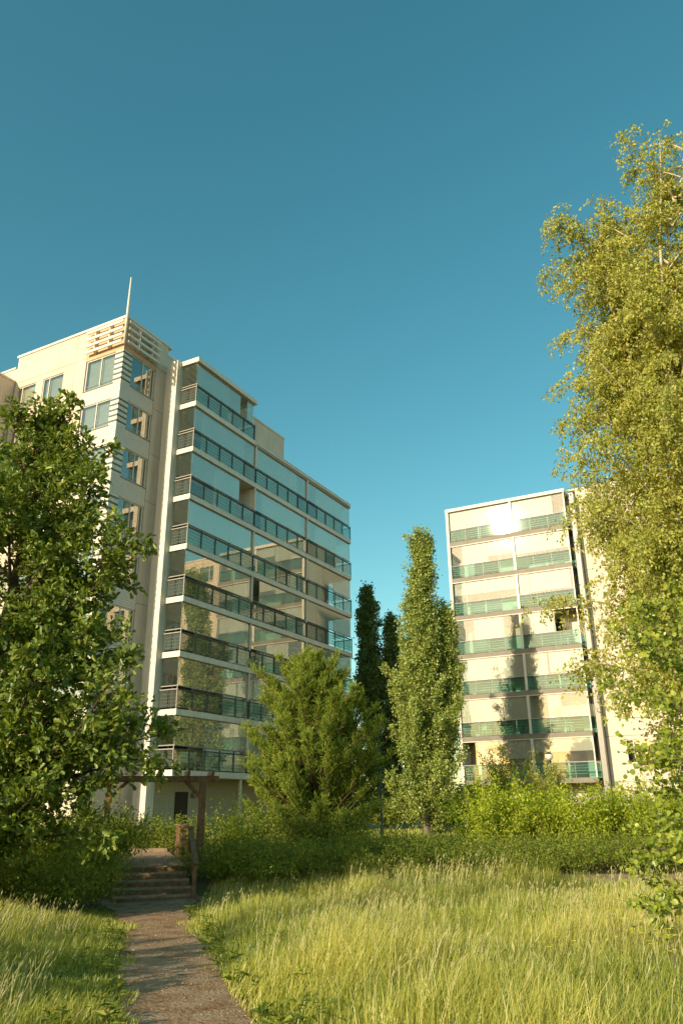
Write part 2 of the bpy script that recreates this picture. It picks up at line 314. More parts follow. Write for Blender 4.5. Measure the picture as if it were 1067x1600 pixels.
# ------------------------------------------------------------------ apartment building on the left
TH = RAD(28.11)
ZB, LZ, ST = 0.18, 3.46, 2.9                      # base, lowest balcony floor, storey height
Lb = empty('apartment_building', (-8.34, 39.583, 0), RAD(90 - 28.11), 'tall cream apartment building on the left with glazed balconies and a corner mast', 'building', )
A0, B0 = -3.62, 2.38
PX = Plane('x', A0); PY = Plane('y', B0)
rows = [(3.9 + ST * k, 5.65 + ST * k) for k in range(6)] + [(21.3, 22.97), (23.95, 25.95)]
rows[5] = (18.4, 20.15)
rng = random.Random(3)
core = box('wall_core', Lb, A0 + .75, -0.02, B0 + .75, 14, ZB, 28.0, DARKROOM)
box('wall_core', Lb, 0.0, 18.5, B0 + .0, 14, ZB, 23.62, BACKW)
# left (sunny) face: cream panels with pairs of small windows
levels = [ZB] + [LZ - .3 + ST * k for k in range(8)] + [26.2, 28.05]
for i, (z0, z1) in enumerate(zip(levels[:-1], levels[1:])):
    wall_panel(Lb, PX, 5.25, 6.15, z0, z1, [], CREAM)
    ops = []
    k = i - 1
    if 0 <= k <= 7:
        zz0 = 24.28 - ST * (7 - k); zz1 = zz0 + 1.54
        ops = [(7.03, 8.72, zz0, zz1), (9.34, 10.95, zz0, zz1)]
    wall_panel(Lb, PX, 6.15, 11.25, z0, z1, ops, CREAM)
    for n, o in enumerate(ops):
        bl = None
        if rng.random() < .6 or k == 7: bl = (0, 1, rng.choice((.75, .9, 1.0)) if k != 7 else 1.0, SHEER if n == 0 else CURT)
        window(Lb, PX, *o, mullions=(o[1] - .5,) if n == 0 else (o[1] - .42,), blind=bl)
    box('joint_backing', Lb, A0 + .13, A0 + .2, 6.10, 6.20, z0, z1, JOINT)
wall_panel(Lb, PX, 11.25, 13.2, 20, 27.3, [], CREAM)
# tiled corner with windows turning the corner
zlo = [ZB] + [r[1] for r in rows]
zhi = [r[0] for r in rows]
for j, (z0, z1) in enumerate(zip(zlo, zhi + [27.98])):
    if j == 8:
        pbox('wall_panel', Lb, PX, B0, 5.24, z0 + .01, 28.05, 0, .15, TERRA)
        pbox('wall_panel', Lb, PY, A0 + .152, -0.93, z0 + .01, 28.05, 0, .15, TERRA)
    else:
        pbox('tile_band', Lb, PX, B0, 5.24, z0, z1, 0.0, .15, TILE if j else CREAM)
        pbox('tile_band', Lb, PY, A0 + .152, -0.95, z0, z1, 0.0, .15, TILE2 if j else CREAM)
for k, (z0, z1) in enumerate(rows):
    pbox('corner_pier', Lb, PX, B0, 2.96, z0, z1, 0.0, .15, WHITE)
    pbox('corner_pier', Lb, PY, A0 + .152, -2.93, z0, z1, 0.0, .15, WHITE)
    ns = 6 if k == 7 else 5
    for s in range(ns):
        zz = z0 + (z1 - z0) * (s + .35) / ns
        pbox('stripe', Lb, PX, B0 - .03, 2.97, zz, zz + .10, -.03, -.002, STRIPE)
        pbox('stripe', Lb, PY, A0 - .03, -2.92, zz, zz + .10, -.03, -.002, STRIPE)
    window(Lb, PX, 2.98, 5.2, z0, z1, mullions=(4.05,), bar=.32, blind=(.0, (1, .8, .45, .62, 1, .98, .97, .98)[k], 1, SHEER))
    window(Lb, PY, -2.9, -0.98, z0, z1, mullions=(-1.95, -1.25), bar=.32, blind=(.55, 1.0, .3, BLIND) if k % 2 else (.35, 1, .22, BLIND))
    # pale lintel seen inside through the side glass
# cream strip between the tiled corner and the balcony tower
for z0, z1 in zip(levels[:-1], levels[1:]):
    wall_panel(Lb, PY, -0.93, 0.0, z0, z1, [], CREAM)
# sun louvres at the top corner
for sidx, (pl, lo, hi, sg) in enumerate(((PX, B0 - .3, 5.15, 1), (PY, A0 - .3, -0.95, 1))):
    for s in range(4):
        zz = 26.28 + s * .44
        pbox('louvre', Lb, pl, lo + (.27 if sidx == 0 else .30), hi, zz, zz + .17, -.30, -.24, WHITE2)
    for u in (lo + (hi - lo) * .42, lo + (hi - lo) * .78):
        pbox('louvre_bracket', Lb, pl, u, u + .07, 26.25, 27.85, -.238, -.01, WHITE2)
# mast
def lathe(name, parent, loc, prof, mat, n=10, smooth=True):
    V, F = [], []
    for r, z in prof:
        for q in range(n): V.append((r * math.cos(2 * math.pi * q / n), r * math.sin(2 * math.pi * q / n), z))
    for i in range(len(prof) - 1):
        for q in range(n): F.append((i * n + q, i * n + (q + 1) % n, (i + 1) * n + (q + 1) % n, (i + 1) * n + q))
    o = put(name, arr_mesh(name, np.array(V), np.array(F), smooth=smooth), parent, tuple(np.array(loc) - (OFF[parent.name] if parent else 0)), mat); OFF[o.name] = np.array(loc, float)
    return o
lathe('mast', Lb, (A0 - .16, B0 - .16, 26.15), [(0.0, 0), (.075, 0), (.075, 2.2), (.06, 3.2), (.035, 4.5), (0.0, 4.52)], WHITE2)
# roofs
box('roof', Lb, A0 - .05, 14.2, B0 - .05, 13.5, 28.05, 28.2, ROOFM) if False else None
multi('roof', Lb, (0, 0, 0), [(A0 - .06, .3, B0 - .06, 11.35, 28.052, 28.2), (.3, 14.25, 3.0, 11.35, 28.052, 28.2), (A0 - .06, 14.2, 11.352, 14, 27.302, 27.42)], WHITE)
box('upper_wall', Lb, 0.02, 14.2, 3.05, 11.3, 23.63, 28.05, CREAM)
box('roof', Lb, 6.2, 19.17, 0.0, 3.0, 23.50, 23.60, ROOFM)
# wing that runs forward on the far left
PYW = Plane('y', 11.25)
wing = box('wing_wall', Lb, -5.7, A0 - .02, 11.27 + .15, 24, ZB, 26.3, CREAM)
for z0, z1 in zip([ZB, 3.2, 6.1, 9.0, 11.9, 14.8, 17.7, 20.6, 23.5], [3.2, 6.1, 9.0, 11.9, 14.8, 17.7, 20.6, 23.5, 26.3]):
    for u0, u1 in ((-5.7, A0 - .02),): wall_panel(Lb, PYW, u0, u1, z0, z1, [], CREAM, .16)
box('wing_roof', Lb, -5.75, A0 - .02, 11.2, 24, 26.302, 26.42, WHITE)
# gable wall beside the balconies
box('side_wall', Lb, -.03, .22, 1.72, B0 - .01, ZB, 26.66, WHITE)
box('fin', Lb, -.36, .22, 1.24, 1.71, ZB, 26.66, WHITE)  # the wall's sunlit strip, built as a fin standing forward of it
# ---- balconies
BAY = [0.0, 6.3, 12.72, 19.17]
PF = Plane('y', 0.0); PSd = Plane('x', 0.0)
def curtain_mesh(w, h, key, amp=.03):
    n = max(8, int(w / .07)); xs = np.linspace(0, w, n); yy = amp * np.sin(xs / .07 * 1.9 + key) * (0.6 + .4 * np.sin(xs * 2.3 + key))
    V = np.concatenate([np.stack([xs, yy, np.zeros(n)], 1), np.stack([xs, yy, np.full(n, h)], 1)]); i = np.arange(n - 1)
    return arr_mesh('curtain', V, np.stack([i, i + 1, i + 1 + n, i + n], 1), smooth=True)
crng = random.Random(11)
L_CURT = {(6, 0): [(.9, 5.2, CURT)], (6, 1): [(.3, 5.2, CURT)], (6, 2): [(1.4, 5.4, CURT)], (5, 0): [(2.4, 4.7, CURT)], (5, 1): [(.9, 5.9, CURT)], (5, 2): [(1.3, 4.4, CURT)],
          (4, 0): [(.15, 6.1, CURT)], (4, 1): [(.3, 3.0, CURT), (4.6, 5.8, CURT)], (4, 2): [(.6, 2.4, CURT)], (3, 0): [(4.6, 6.0, CURT)], (3, 1): [(3.9, 5.2, CURT)], (2, 0): [(4.4, 5.9, CURT)], (2, 1): [(1.2, 2.6, CURT)], (1, 0): [(4.0, 5.9, CURT)], (1, 1): [(.4, 3.2, CURT)],
          (0, 0): [(2.6, 5.9, CURT)], (0, 1): [(.2, 3.0, CURT)], (7, 0): [(.3, 3.4, CURT)]}
for k in range(8):
    zt = LZ + ST * k; zc = zt + ST - .30 if k < 7 else 26.36
    a_end = BAY[3] if k < 7 else 6.12
    slab = box('balcony_slab', Lb, 0, BAY[3], 0, B0 - .01, zt - .30, zt, WHITE)
    nb = 3 if k < 7 else 1
    for i in range(nb):
        a, b = BAY[i], BAY[i + 1]
        if k == 7: b = 6.0
        n = 5; step = (b - a) / n
        for q in range(n):
            u0, u1 = a + q * step + .03, a + (q + 1) * step - .03
            pbox('railing_glass', slab, PF, u0, u1, zt + .09, zt + .93, .06, .072, GL_RAIL)
            pbox('railing_post', slab, PF, a + q * step - .022 + (.022 if q + i == 0 else 0), a + q * step + .022 + (.022 if q + i == 0 else 0), zt + .002, zt + 1.10, .01, .055, STEEL)
        for hz in (.22, .40, .58, .76):
            pbox('railing_bar', slab, PF, a + .05, b - .05, zt + hz, zt + hz + .022, .095, .117, STEEL)
        pbox('handrail', slab, PF, a + .05, b - .02, zt + .94, zt + .995, .0, .075, STEEL)
        pbox('glazing_track', slab, PF, a + .03, b - .02, zt + 1.14, zt + 1.18, .10, .15, GREYM)
        # upper glazing
        m = 8; st2 = (b - a - .12) / m
        opened = {(3, 1): (0,), (5, 0): (6, 7), (6, 2): (), (7, 0): (6,)}.get((k, i), ())
        for q in range(m):
            if q in opened: continue
            d = .12 + crng.uniform(-.004, .004)
            pbox('glass_pane', slab, PF, a + .08 + q * st2 + .004, a + .08 + (q + 1) * st2 - .004, zt + 1.182, zc - .05, d, d + .01, GL_L)
        pbox('glazing_rail', slab, PF, a + .03, b - .02, zc - .048, zc - .003, .10, .15, GREYM)
        # inside: door, curtain
        pbox('balcony_door', slab, Plane('y', B0), a + .8, a + 3.9, zt + .05, zt + 2.2, -.05, -.012, DOORG)
        pbox('door_frame', slab, Plane('y', B0), a + 2.25, a + 2.35, zt + .05, zt + 2.2, -.07, -.052, WHITE2)
        for (c0, c1, cm) in L_CURT.get((k, i), []):
            me = curtain_mesh(c1 - c0, zc - zt - .15, k * 1.7 + i)
            o = put('curtain', me, slab, tuple(np.array((a + c0, .20, zt + .08)) - OFF[slab.name]), cm)
        if i < nb - 1 or k == 7 and False:
            box('partition', slab, b - .06, b + .06, .16, B0 - .02, zt + .002, zc - .002, WHITE)
            pbox('bay_post', slab, PF, b - .05, b + .05, zt + 1.0, zc - .002, .02, .098, WHITE2)
    # short side towards the sun
    for q in range(2):
        u0 = .04 + q * .6
        pbox('glass_pane', slab, PSd, u0 + .005, u0 + .59, zt + 1.182, zc - .05, .10, .11, GL_S)
        pbox('railing_glass', slab, PSd, u0 + .02, u0 + .57, zt + .09, zt + .93, .06, .072, GL_RAIL)
    for hz in (.20, .38, .56, .74): pbox('railing_bar', slab, PSd, .05, 1.22, zt + hz, zt + hz + .014, .085, .1, GREYM)
    pbox('handrail', slab, PSd, .0, 1.235, zt + .94, zt + .995, .0, .075, GREYM)
    pbox('handrail', slab, PSd, .0, 1.235, zt + 1.13, zt + 1.18, .05, .12, GREYM)
    pbox('railing_post', slab, PSd, .0, .045, zt + .002, zt + 1.13, -.002, .0079, GREYM)
    if k < 7:       # far end: glass only
        PE = Plane('x', BAY[3] - .12)
        for q in range(2):
            u0 = .06 + q * .75
            pbox('glass_pane', slab, PE, u0 + .005, u0 + .74, zt + 1.182, zc - .05, 0, .01, GL_L)
            pbox('railing_glass', slab, PE, u0 + .02, u0 + .72, zt + .09, zt + .93, .02, .032, GL_RAIL)
        pbox('handrail', slab, PE, .08, 1.55, zt + .94, zt + .995, .02, .08, STEEL)
        pbox('railing_post', slab, PE, .005, .05, zt + .002, zt + 1.10, .06, .1, STEEL)
        box('end_wall', slab, BAY[3] - .9, BAY[3] - .75, 1.56, B0 - .02, zt + .002, zc - .002, BACKW)
PE = Plane('x', 5.82)
for q in range(2): pbox('glass_pane', Lb, PE, .1 + q * .8, .88 + q * .8, LZ + ST * 7 + 1.1, 26.34, 0, .01, GL_L)
pbox('railing_glass', Lb, Plane('x', 6.0), .08, 2.2, LZ + ST * 7 + .09, LZ + ST * 7 + .93, 0, .012, GL_RAIL)
pbox('handrail', Lb, Plane('x', 6.0), .08, 2.2, LZ + ST * 7 + .94, LZ + ST * 7 + .995, -.03, .03, STEEL)
pbox('railing_post', Lb, Plane('x', 6.0), .005, .07, LZ + ST * 7 + .002, LZ + ST * 7 + 1.10, -.03, .03, STEEL)
multi('roof', Lb, (0, 0, 0), [(-.02, 6.15, -.04, 3.04, 26.38, 26.68)], WHITE)
box('roof_edge', Lb, 6.2, 19.2, -.03, .25, LZ + ST * 7 + .002, LZ + ST * 7 + .06, WHITE2)
# ground floor under the balconies
box('ground_floor_wall', Lb, 0.22, 18.5, 1.85, B0 - .01, ZB, 3.15, BRICKW)
dr = box('entrance_door', Lb, 2.55, 3.55, 1.80, 1.845, ZB, 2.5, DOORD); box('door_handle', dr, 2.63, 2.67, 1.74, 1.798, 1.15, 1.4, GREYM)
for a in (5.95, 12.7, 18.9): box('support_post', Lb, a - .06, a + .06, .12, .24, ZB, 3.155, WHITE2)
lathe('wall_lamp', Lb, (3.95, 1.72, 2.35), [(0, -.14), (.09, -.12), (.13, 0), (.09, .12), (0, .14)], GREYM)

# ------------------------------------------------------------------ apartment building on the right
Rb = empty('apartment_building', (8.332, 56.989, 0), -RAD(27.2), 'pale apartment building on the right whose top balcony glazing flashes in the sun', 'building')
RZ = 3.31
F0 = Plane('y', 0.0)
DP = 1.75
box('wall_core', Rb, -.18, 8.98, DP + .02, 14, ZB, 23.15, BACKW)
# pale wall to the right of the balconies, with windows
PW = Plane('y', DP - .25)
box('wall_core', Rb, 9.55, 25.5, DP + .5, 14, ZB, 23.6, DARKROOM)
rl = [ZB] + [RZ - .3 + ST * k for k in range(8)]
for z0, z1 in zip(rl[:-1], [*rl[1:]]):
    zz = z0 + 1.15
    for u0, u1 in ((9.55, 14.2), (14.2, 19.6), (19.6, 25.5)):
        ops = [(u0 + 1.2, u0 + 2.9, zz, zz + 1.5)] if z0 > 1 else []
        wall_panel(Rb, PW, u0, u1, z0, z1, ops, CREAM_R)
        for o in ops: window(Rb, PW, *o, mullions=(o[0] + .5,), blind=(0, 1, rng.choice((.3, .7, 1)), SHEER))
wall_panel(Rb, PW, 9.55, 25.5, rl[-1], 23.75, [], CREAM_R)
box('side_pillar', Rb, 9.20, 9.53, .65, DP, ZB, 23.3, GREYM)
box('roof', Rb, 9.0, 25.6, DP - .3, 14, 23.752, 23.88, WHITE)
# left flank of the right building, mirrored in the other house's glass
PLf = Plane('x', -.20)
for z0, z1 in zip(rl[:-1], rl[1:]):
    for u0, u1 in ((1.77, 7.0), (7.0, 14.0)):
        zz = z0 + 1.15; ops = [(u0 + 1.6, u0 + 3.2, zz, zz + 1.4)] if z0 > 1 else []
        wall_panel(Rb, PLf, u0, u1, z0, z1, ops, CREAM_R, .015)
        for o in ops: pbox('window', Rb, PLf, o[0], o[1], o[2], o[3], .0, .012, DOORG)
box('left_fin', Rb, -.20, .02, -.02, 1.75, ZB, 23.2, WHITE)
multi('roof', Rb, (0, 0, 0), [(-.22, 9.05, -.06, 14, 23.21, 23.46)], WHITE)
RB = [0.03, 4.93, 8.97]
# (level, bay): list of (start, end, top share, bottom share, material)
R_BL = {(6, 0): [(.05, 1.4, 0, 1, BLIND), (1.42, 2.9, 0, .97, BLIND), (2.95, 4.8, 0, .6, SHEER)], (6, 1): [(.1, 1.5, 0, 1, BLIND), (1.5, 3.1, 0, 1, SHEER)],
        (5, 0): [(.85, 2.85, 0, 1, BLIND), (2.9, 4.8, 0, .72, BLIND)], (5, 1): [(.1, 3.9, 0, .85, SHEER)],
        (4, 0): [(.1, 4.7, 0, .62, SHEER)], (4, 1): [(.15, .85, 0, 1, BLIND), (.9, 3.8, 0, .9, SHEER)],
        (3, 0): [(1.4, 3.6, 0, 1, SHEER)], (3, 1): [(.1, 2.25, 0, 1, BLIND)],
        (2, 0): [(.03, 2.85, 0, 1, BLIND), (2.88, 4.85, 0, 1, BLIND)], (2, 1): [(.1, 1.55, 0, 1, BLIND), (1.7, 3.9, 0, .9, SHEER)],
        (1, 0): [(.03, .92, 0, 1, BLIND), (.96, 3.05, 0, 1, BLIND), (3.1, 4.85, 0, 1, BLIND)], (1, 1): [(1.7, 3.9, .55, 1, BLIND), (1.3, 2.2, 0, 1, SHEER)],
        (0, 0): [(1.05, 2.75, 0, 1, BLIND), (2.8, 4.85, 0, .8, SHEER)], (0, 1): [(.1, 3.95, 0, .55, BLIND)]}
for k in range(7):
    zt = RZ + ST * k; zc = zt + ST - .32
    slab = box('balcony_slab', Rb, 0.03, 8.97, 0.02, DP, zt - .32, zt, FASCIA)
    pbox('ceiling_lip', slab, F0, .03, 8.97, zc - .0 - .06, zc - .003, .03, .10, WHITE2)
    for i in range(2):
        a, b = RB[i], RB[i + 1]
        n = 4 if i == 0 else 3; st = (b - a - .1) / n
        for q in range(n):
            u0 = a + .05 + q * st
            pbox('railing_glass', slab, F0, u0 + .012, u0 + st - .012, zt + .03, zt + .93, .04, .052, GL_RR)
            if q: pbox('railing_post', slab, F0, u0 - .016, u0 + .016, zt + .002, zt + .93, .06, .10, GREYM)
        for hz in (.25, .42, .59, .76): pbox('railing_bar', slab, F0, a + .06, b - .06, zt + hz, zt + hz + .02, .11, .13, WHITE2)
        pbox('handrail', slab, F0, a + .03, b - .03, zt + .932, zt + .975, .02, .09, STEEL)
        m = 6 if i == 0 else 5; st2 = (b - a - .16) / m
        opened = {(3, 1): (3, 4), (0, 0): (0,), (5, 0): ()}.get((k, i), ())
        for q in range(m):
            if q in opened: continue
            d = .11 + crng.uniform(-.003, .003)
            pbox('glass_pane', slab, F0, a + .08 + q * st2 + .004, a + .08 + (q + 1) * st2 - .004, zt + 1.0, zc - .065, d, d + .01, GL_R)
        pbox('glazing_track', slab, F0, a + .04, b - .04, zt + .977, zt + .998, .09, .15, WHITE2)
        for (c0, c1, t0, t1, cm) in R_BL.get((k, i), []):
            H0 = zt + 1.0; H1 = zc - .07
            pbox('blind', slab, F0, a + c0, a + c1, H1 - (H1 - H0) * t1, H1 - (H1 - H0) * t0, .17, .18, cm)
        pbox('balcony_door', slab, Plane('y', DP), a + .7, a + 3.2, zt + .05, zt + 2.2, -.05, -.002, DOORG)
        pbox('door_frame', slab, Plane('y', DP), a + 1.9, a + 2.02, zt + .05, zt + 2.2, -.07, -.052, WHITE2)
    box('partition', slab, 4.87, 4.99, .12, DP - .01, zt + .002, zc - .002, WHITE)
    pbox('bay_post', slab, F0, 4.84, 5.02, zt + .002, zc - .002, -.01, .118, WHITE2)
    pbox('bay_post', slab, F0, 8.90, 8.98, zt + .002, zc - .002, .015, .10, WHITE2)
    PE = Plane('x', 8.93)
    for q in range(2): pbox('glass_pane', slab, PE, .13 + q * .8, .91 + q * .8, zt + .98, zc - .06, 0, .01, GL_R)
    pbox('railing_glass', slab, PE, .13, 1.7, zt + .03, zt + .93, .0, .012, GL_RR)

# ------------------------------------------------------------------ vegetation tools
def unit(v): v = np.asarray(v, float); return v / (np.linalg.norm(v, axis=-1, keepdims=True) + 1e-9)
class Wood:
    def __init__(s): s.V, s.F, s.n = [], [], 0
    def add(s, pts, rad, n=5):
        pts = np.asarray(pts, float); m = len(pts)
        t = np.gradient(pts, axis=0); t = unit(t)
        ref = np.array([0.31, 0.83, 0.12]); a = unit(np.cross(t, ref)); b = np.cross(t, a)
        ang = np.arange(n) * 2 * np.pi / n
        ring = a[:, None] * np.cos(ang)[None, :, None] + b[:, None] * np.sin(ang)[None, :, None]
        s.V.append((pts[:, None] + ring * np.asarray(rad)[:, None, None]).reshape(-1, 3))
        i = np.arange(m - 1)[:, None] * n; q = np.arange(n)[None]; q2 = (q + 1) % n
        s.F.append(np.stack([i + q, i + q2, i + n + q2, i + n + q], -1).reshape(-1, 4) + s.n); s.n += m * n
    def obj(s, name, parent, mat):
        V = np.concatenate(s.V) - np.array(parent.location); return put(name, arr_mesh(name, V, np.concatenate(s.F), smooth=True), parent, mat=mat)
def limb(R, p, d, L, n=6, wob=.1, trop=(0, 0, 0)):
    pts = [np.asarray(p, float)]; d = unit(d); trop = np.asarray(trop, float)
    for _ in range(n):
        d = unit(d + R.normal(0, wob, 3) + trop / n); pts.append(pts[-1] + d * L / n)
    return np.array(pts), d
def at(pts, f):
    x = f * (len(pts) - 1); i = min(int(x), len(pts) - 2); t = x - i
    return pts[i] * (1 - t) + pts[i + 1] * t, unit(pts[i + 1] - pts[i])
def orient(T, Nn):
    T = unit(T); X = unit(np.cross(T, Nn)); Z = np.cross(X, T)
    return np.stack([X, T, Z], -1)                 # columns: leaf width, length, normal
def leaves_mesh(name, P, T, Nn, S, tmpl, faces, rnd):
    M = orient(T, Nn); V = np.einsum('nij,mj->nmi', M, tmpl) * np.asarray(S)[:, None, None] + P[:, None]
    m = len(tmpl); F = faces[None] + (np.arange(len(P)) * m)[:, None, None]
    return arr_mesh(name, V.reshape(-1, 3), F.reshape(-1, faces.shape[1]), np.repeat(rnd, m))
def half_leaf(side, fold=.12, curl=-.12):
    n = len(side); base, tip = (0, 0), (0, 1)
    pts = [(0, 0, 0)] + [(x, y, fold * abs(x) * 2 + curl * y * y) for x, y in side] + [(0, 1, curl)] + [(-x, y, fold * abs(x) * 2 + curl * y * y) for x, y in side]
    f1 = list(range(0, n + 2)); f2 = [0] + [n + 1] + list(range(2 * n + 1, n + 1, -1))
    return np.array(pts, float), np.array([f1, f2])
OAK_T = half_leaf([(.17, .22), (.10, .34), (.28, .52), (.17, .62), (.26, .82)])
ALD_T = half_leaf([(.24, .08), (.42, .30), (.46, .55), (.36, .82), (.14, .98)], .08, -.1)
OVL_T = (np.array([(0, 0, 0), (.30, .42, .05), (0, 1, -.08), (-.30, .42, .05)], float), np.array([[0, 1, 2, 3]]))
RND_T = (np.array([(0, 0, 0), (.42, .40, .06), (0, 1, -.06), (-.42, .40, .06)], float), np.array([[0, 1, 2, 3]]))
LANCE_T = (np.array([(0, 0, 0), (.17, .45, .04), (0, 1, -.12), (-.17, .45, .04)], float), np.array([[0, 1, 2, 3]]))
CAMP = np.array([0, 0, 1.65])
def in_frame(P):
    d = P - CAMP; f = np.array(_fw); z = d @ f
    x = 1211 * (d @ np.array(_X)) / z; y = 1211 * (d @ np.array(_U)) / z
    return (z > 0) & (np.abs(x) < 533) & (np.abs(y) < 800)
class Leaves:
    def __init__(s): s.P, s.T, s.N, s.S, s.R = [], [], [], [], []
    def add(s, P, T, N, S, R): s.P.append(P); s.T.append(T); s.N.append(N); s.S.append(S); s.R.append(R)
    def cat(s): return [np.concatenate(x) for x in (s.P, s.T, s.N, s.S, s.R)]
    def obj(s, parent, mat, tmpl, name='foliage', singles=0, kind='stuff'):
        P, T, N, S, R = s.cat(); P = P - np.array(parent.location); off = np.array(parent.location)
        rest = np.ones(len(P), bool)
        if singles:                                # the leaves that show largest become parts of their own
            vis = np.where(in_frame(P + off))[0]; dist = np.linalg.norm(P[vis] + off - CAMP, axis=1) / S[vis]
            pick = vis[np.argsort(dist)[:singles]]; rest[pick] = False
            protos = []
            for q in range(6):
                me = arr_mesh('leaf', tmpl[0], tmpl[1], np.full(len(tmpl[0]), (q + .5) / 6)); me.materials.append(mat); protos.append(me)
            M = orient(T[pick], N[pick])
            for j, i in enumerate(pick):
                o = bpy.data.objects.new('leaf', protos[min(5, int(R[i] * 6))]); COL.objects.link(o); o.parent = parent
                mm = Matrix(M[j].tolist()).to_4x4(); mm = mm @ Matrix.Scale(float(S[i]), 4); mm.translation = Vector(P[i].tolist()); o.matrix_local = mm
        o = put(name, leaves_mesh(name, P[rest], T[rest], N[rest], S[rest], *tmpl, R[rest]), parent, mat=mat, kind=kind)
        return o
def clump(R, LV, c, d, n, spread, size, up=.55, hang=0.0, axis=None, tone=0.0):
    """n leaves about a twig end"""
    if axis is None: P = c + R.normal(0, spread, (n, 3))
    else: P = c + axis * R.uniform(-1, .1, (n, 1)) + R.normal(0, spread, (n, 3))
    T = unit(d + R.normal(0, .8, (n, 3)) + np.array([0, 0, -hang])); N = unit(np.array([0, 0, up * .45]) + R.normal(0, .6, (n, 3)))
    LV.add(P, T, N, R.uniform(.7, 1.2, n) * size, np.clip(R.beta(2.2, 2.4, n) + tone, 0, 1))

# ------------------------------------------------------------------ oaks
def oak(loc, H, prof, seed, label, nprim=30, size=.115, singles=0, dens=1.0, extra=(), zmin=.09):
    R = np.random.default_rng(seed); root = empty('oak_tree', loc, 0, label, 'tree')
    W, LV = Wood(), Leaves(); base = np.array(loc)
    tr, _ = limb(R, base - [0, 0, .15], (0.02, 0, 1), H * .93, 12, .05, (0, 0, .25))
    trunk = Wood(); trunk.add(tr, np.linspace(H * .016 + .03, .012, 13) * np.r_[1.5, np.ones(12)], 9); trunk.obj('trunk', root, BARK_O)
    specs = []
    for i in range(nprim):
        f = zmin + (.97 - zmin) * ((i + R.uniform(0, .8)) / nprim); az = i * 2.399 + R.normal(0, .35)
        specs.append((f, az, prof(f * H, az) * R.uniform(.7, 1.08), RAD(12 + 50 * f) + R.normal(0, .12)))
    specs += list(extra)
    for f, az, rm, el in specs:
        p, td = at(tr, f); L = rm / max(.35, math.cos(el))
        d = np.array([math.sin(az) * math.cos(el), math.cos(az) * math.cos(el), math.sin(el)])
        br, _ = limb(R, p, d, L, 7, .10, (0, 0, .10)); r0 = .012 + .014 * L
        W.add(br, np.linspace(r0, .006, 8), 5)
        for s in range(int(L * 6.5 * dens) + 3):
            g = R.uniform(.2, 1.0); q, bd = at(br, g); side = unit(np.cross(bd, R.normal(0, 1, 3)))
            d2 = unit(bd * .7 + side * .9 + [0, 0, .18]); L2 = (0.30 + .30 * L * (1 - g * .7)) * R.uniform(.6, 1.1)
            b2, _ = limb(R, q, d2, L2, 4, .14, (0, 0, .2)); W.add(b2, np.linspace(.009, .003, 5), 3)
            for t in range(int(3 + L2 * 5)):
                g2 = R.uniform(.25, 1.0); q2, bd2 = at(b2, g2); d3 = unit(bd2 + R.normal(0, .8, 3) + [0, 0, .15]); e = q2 + d3 * R.uniform(.08, .22)
                clump(R, LV, e, d3, int(R.integers(4, 8)), .055, size, .5, .25)
    W.obj('branches', root, BARK_O); LV.obj(root, LF_OAK, OAK_T, singles=singles)
    return root
def prof_oak(z, az):
    v = np.interp(z, [0, 1.2, 2.2, 3.2, 4.5, 6, 7.6, 9.2, 11, 12.9], [.9, 1.9, 2.6, 2.8, 2.3, 2.0, 1.9, 1.5, 1.0, .25])
    return v * (1.0 + .14 * math.sin(3 * az + z))
zt_ = lambda x, y: float(terrain(x, y))
oak((-8.35, 17.4, zt_(-8.35, 17.4)), 12.9, prof_oak, 21, 'large dark leafy oak in front of the cream building, beside the wooden steps', 66, .168, 300, .95,
    extra=[(.17, RAD(100), 4.3, RAD(12)), (.20, RAD(112), 4.7, RAD(11)), (.24, RAD(95), 4.4, RAD(10)), (.29, RAD(105), 3.6, RAD(14)), (.22, RAD(125), 4.0, RAD(10)), (.48, RAD(92), 2.9, RAD(44)), (.51, RAD(100), 2.8, RAD(50)), (.44, RAD(110), 2.9, RAD(30)), (.47, RAD(84), 2.8, RAD(40)), (.40, RAD(96), 3.0, RAD(22)), (.36, RAD(120), 3.0, RAD(22)), (.10, RAD(150), 2.8, RAD(12)), (.12, RAD(130), 3.2, RAD(10)), (.14, RAD(160), 2.8, RAD(6)), (.15, RAD(110), 3.4, RAD(8)), (.2, RAD(170), 2.8, RAD(10))])
oak2 = oak((-7.5, 8.4, zt_(-7.5, 8.4)), 6.6, lambda z, az: np.interp(z, [0, 1, 2, 3.5, 5, 6.6], [.8, 1.7, 2.1, 1.9, 1.4, .3]), 33, 'nearer oak at the left edge, only its lowest branch tip in view', 16, .13, 40, .55,
    extra=[(.10, RAD(84), 3.55, RAD(-2)), (.30, RAD(140), 3.2, RAD(5)), (.24, RAD(120), 2.6, RAD(2))])

# scaled oak copy added out of view to shade the big oak's lower half
shade_oak = oak2.copy(); COL.objects.link(shade_oak); shade_oak.location = (-15.6, 9.6, zt_(-15.6, 9.6)); shade_oak.scale = (1.45, 1.45, 1.5); shade_oak.rotation_euler = (0, 0, RAD(140))
tag(shade_oak, 'unseen oak copy added outside the left edge to shade the big oak beside the steps', 'tree')
for ch in list(oak2.children):
    if not ch.name.startswith('leaf'):
        c = ch.copy(); COL.objects.link(c); c.parent = shade_oak

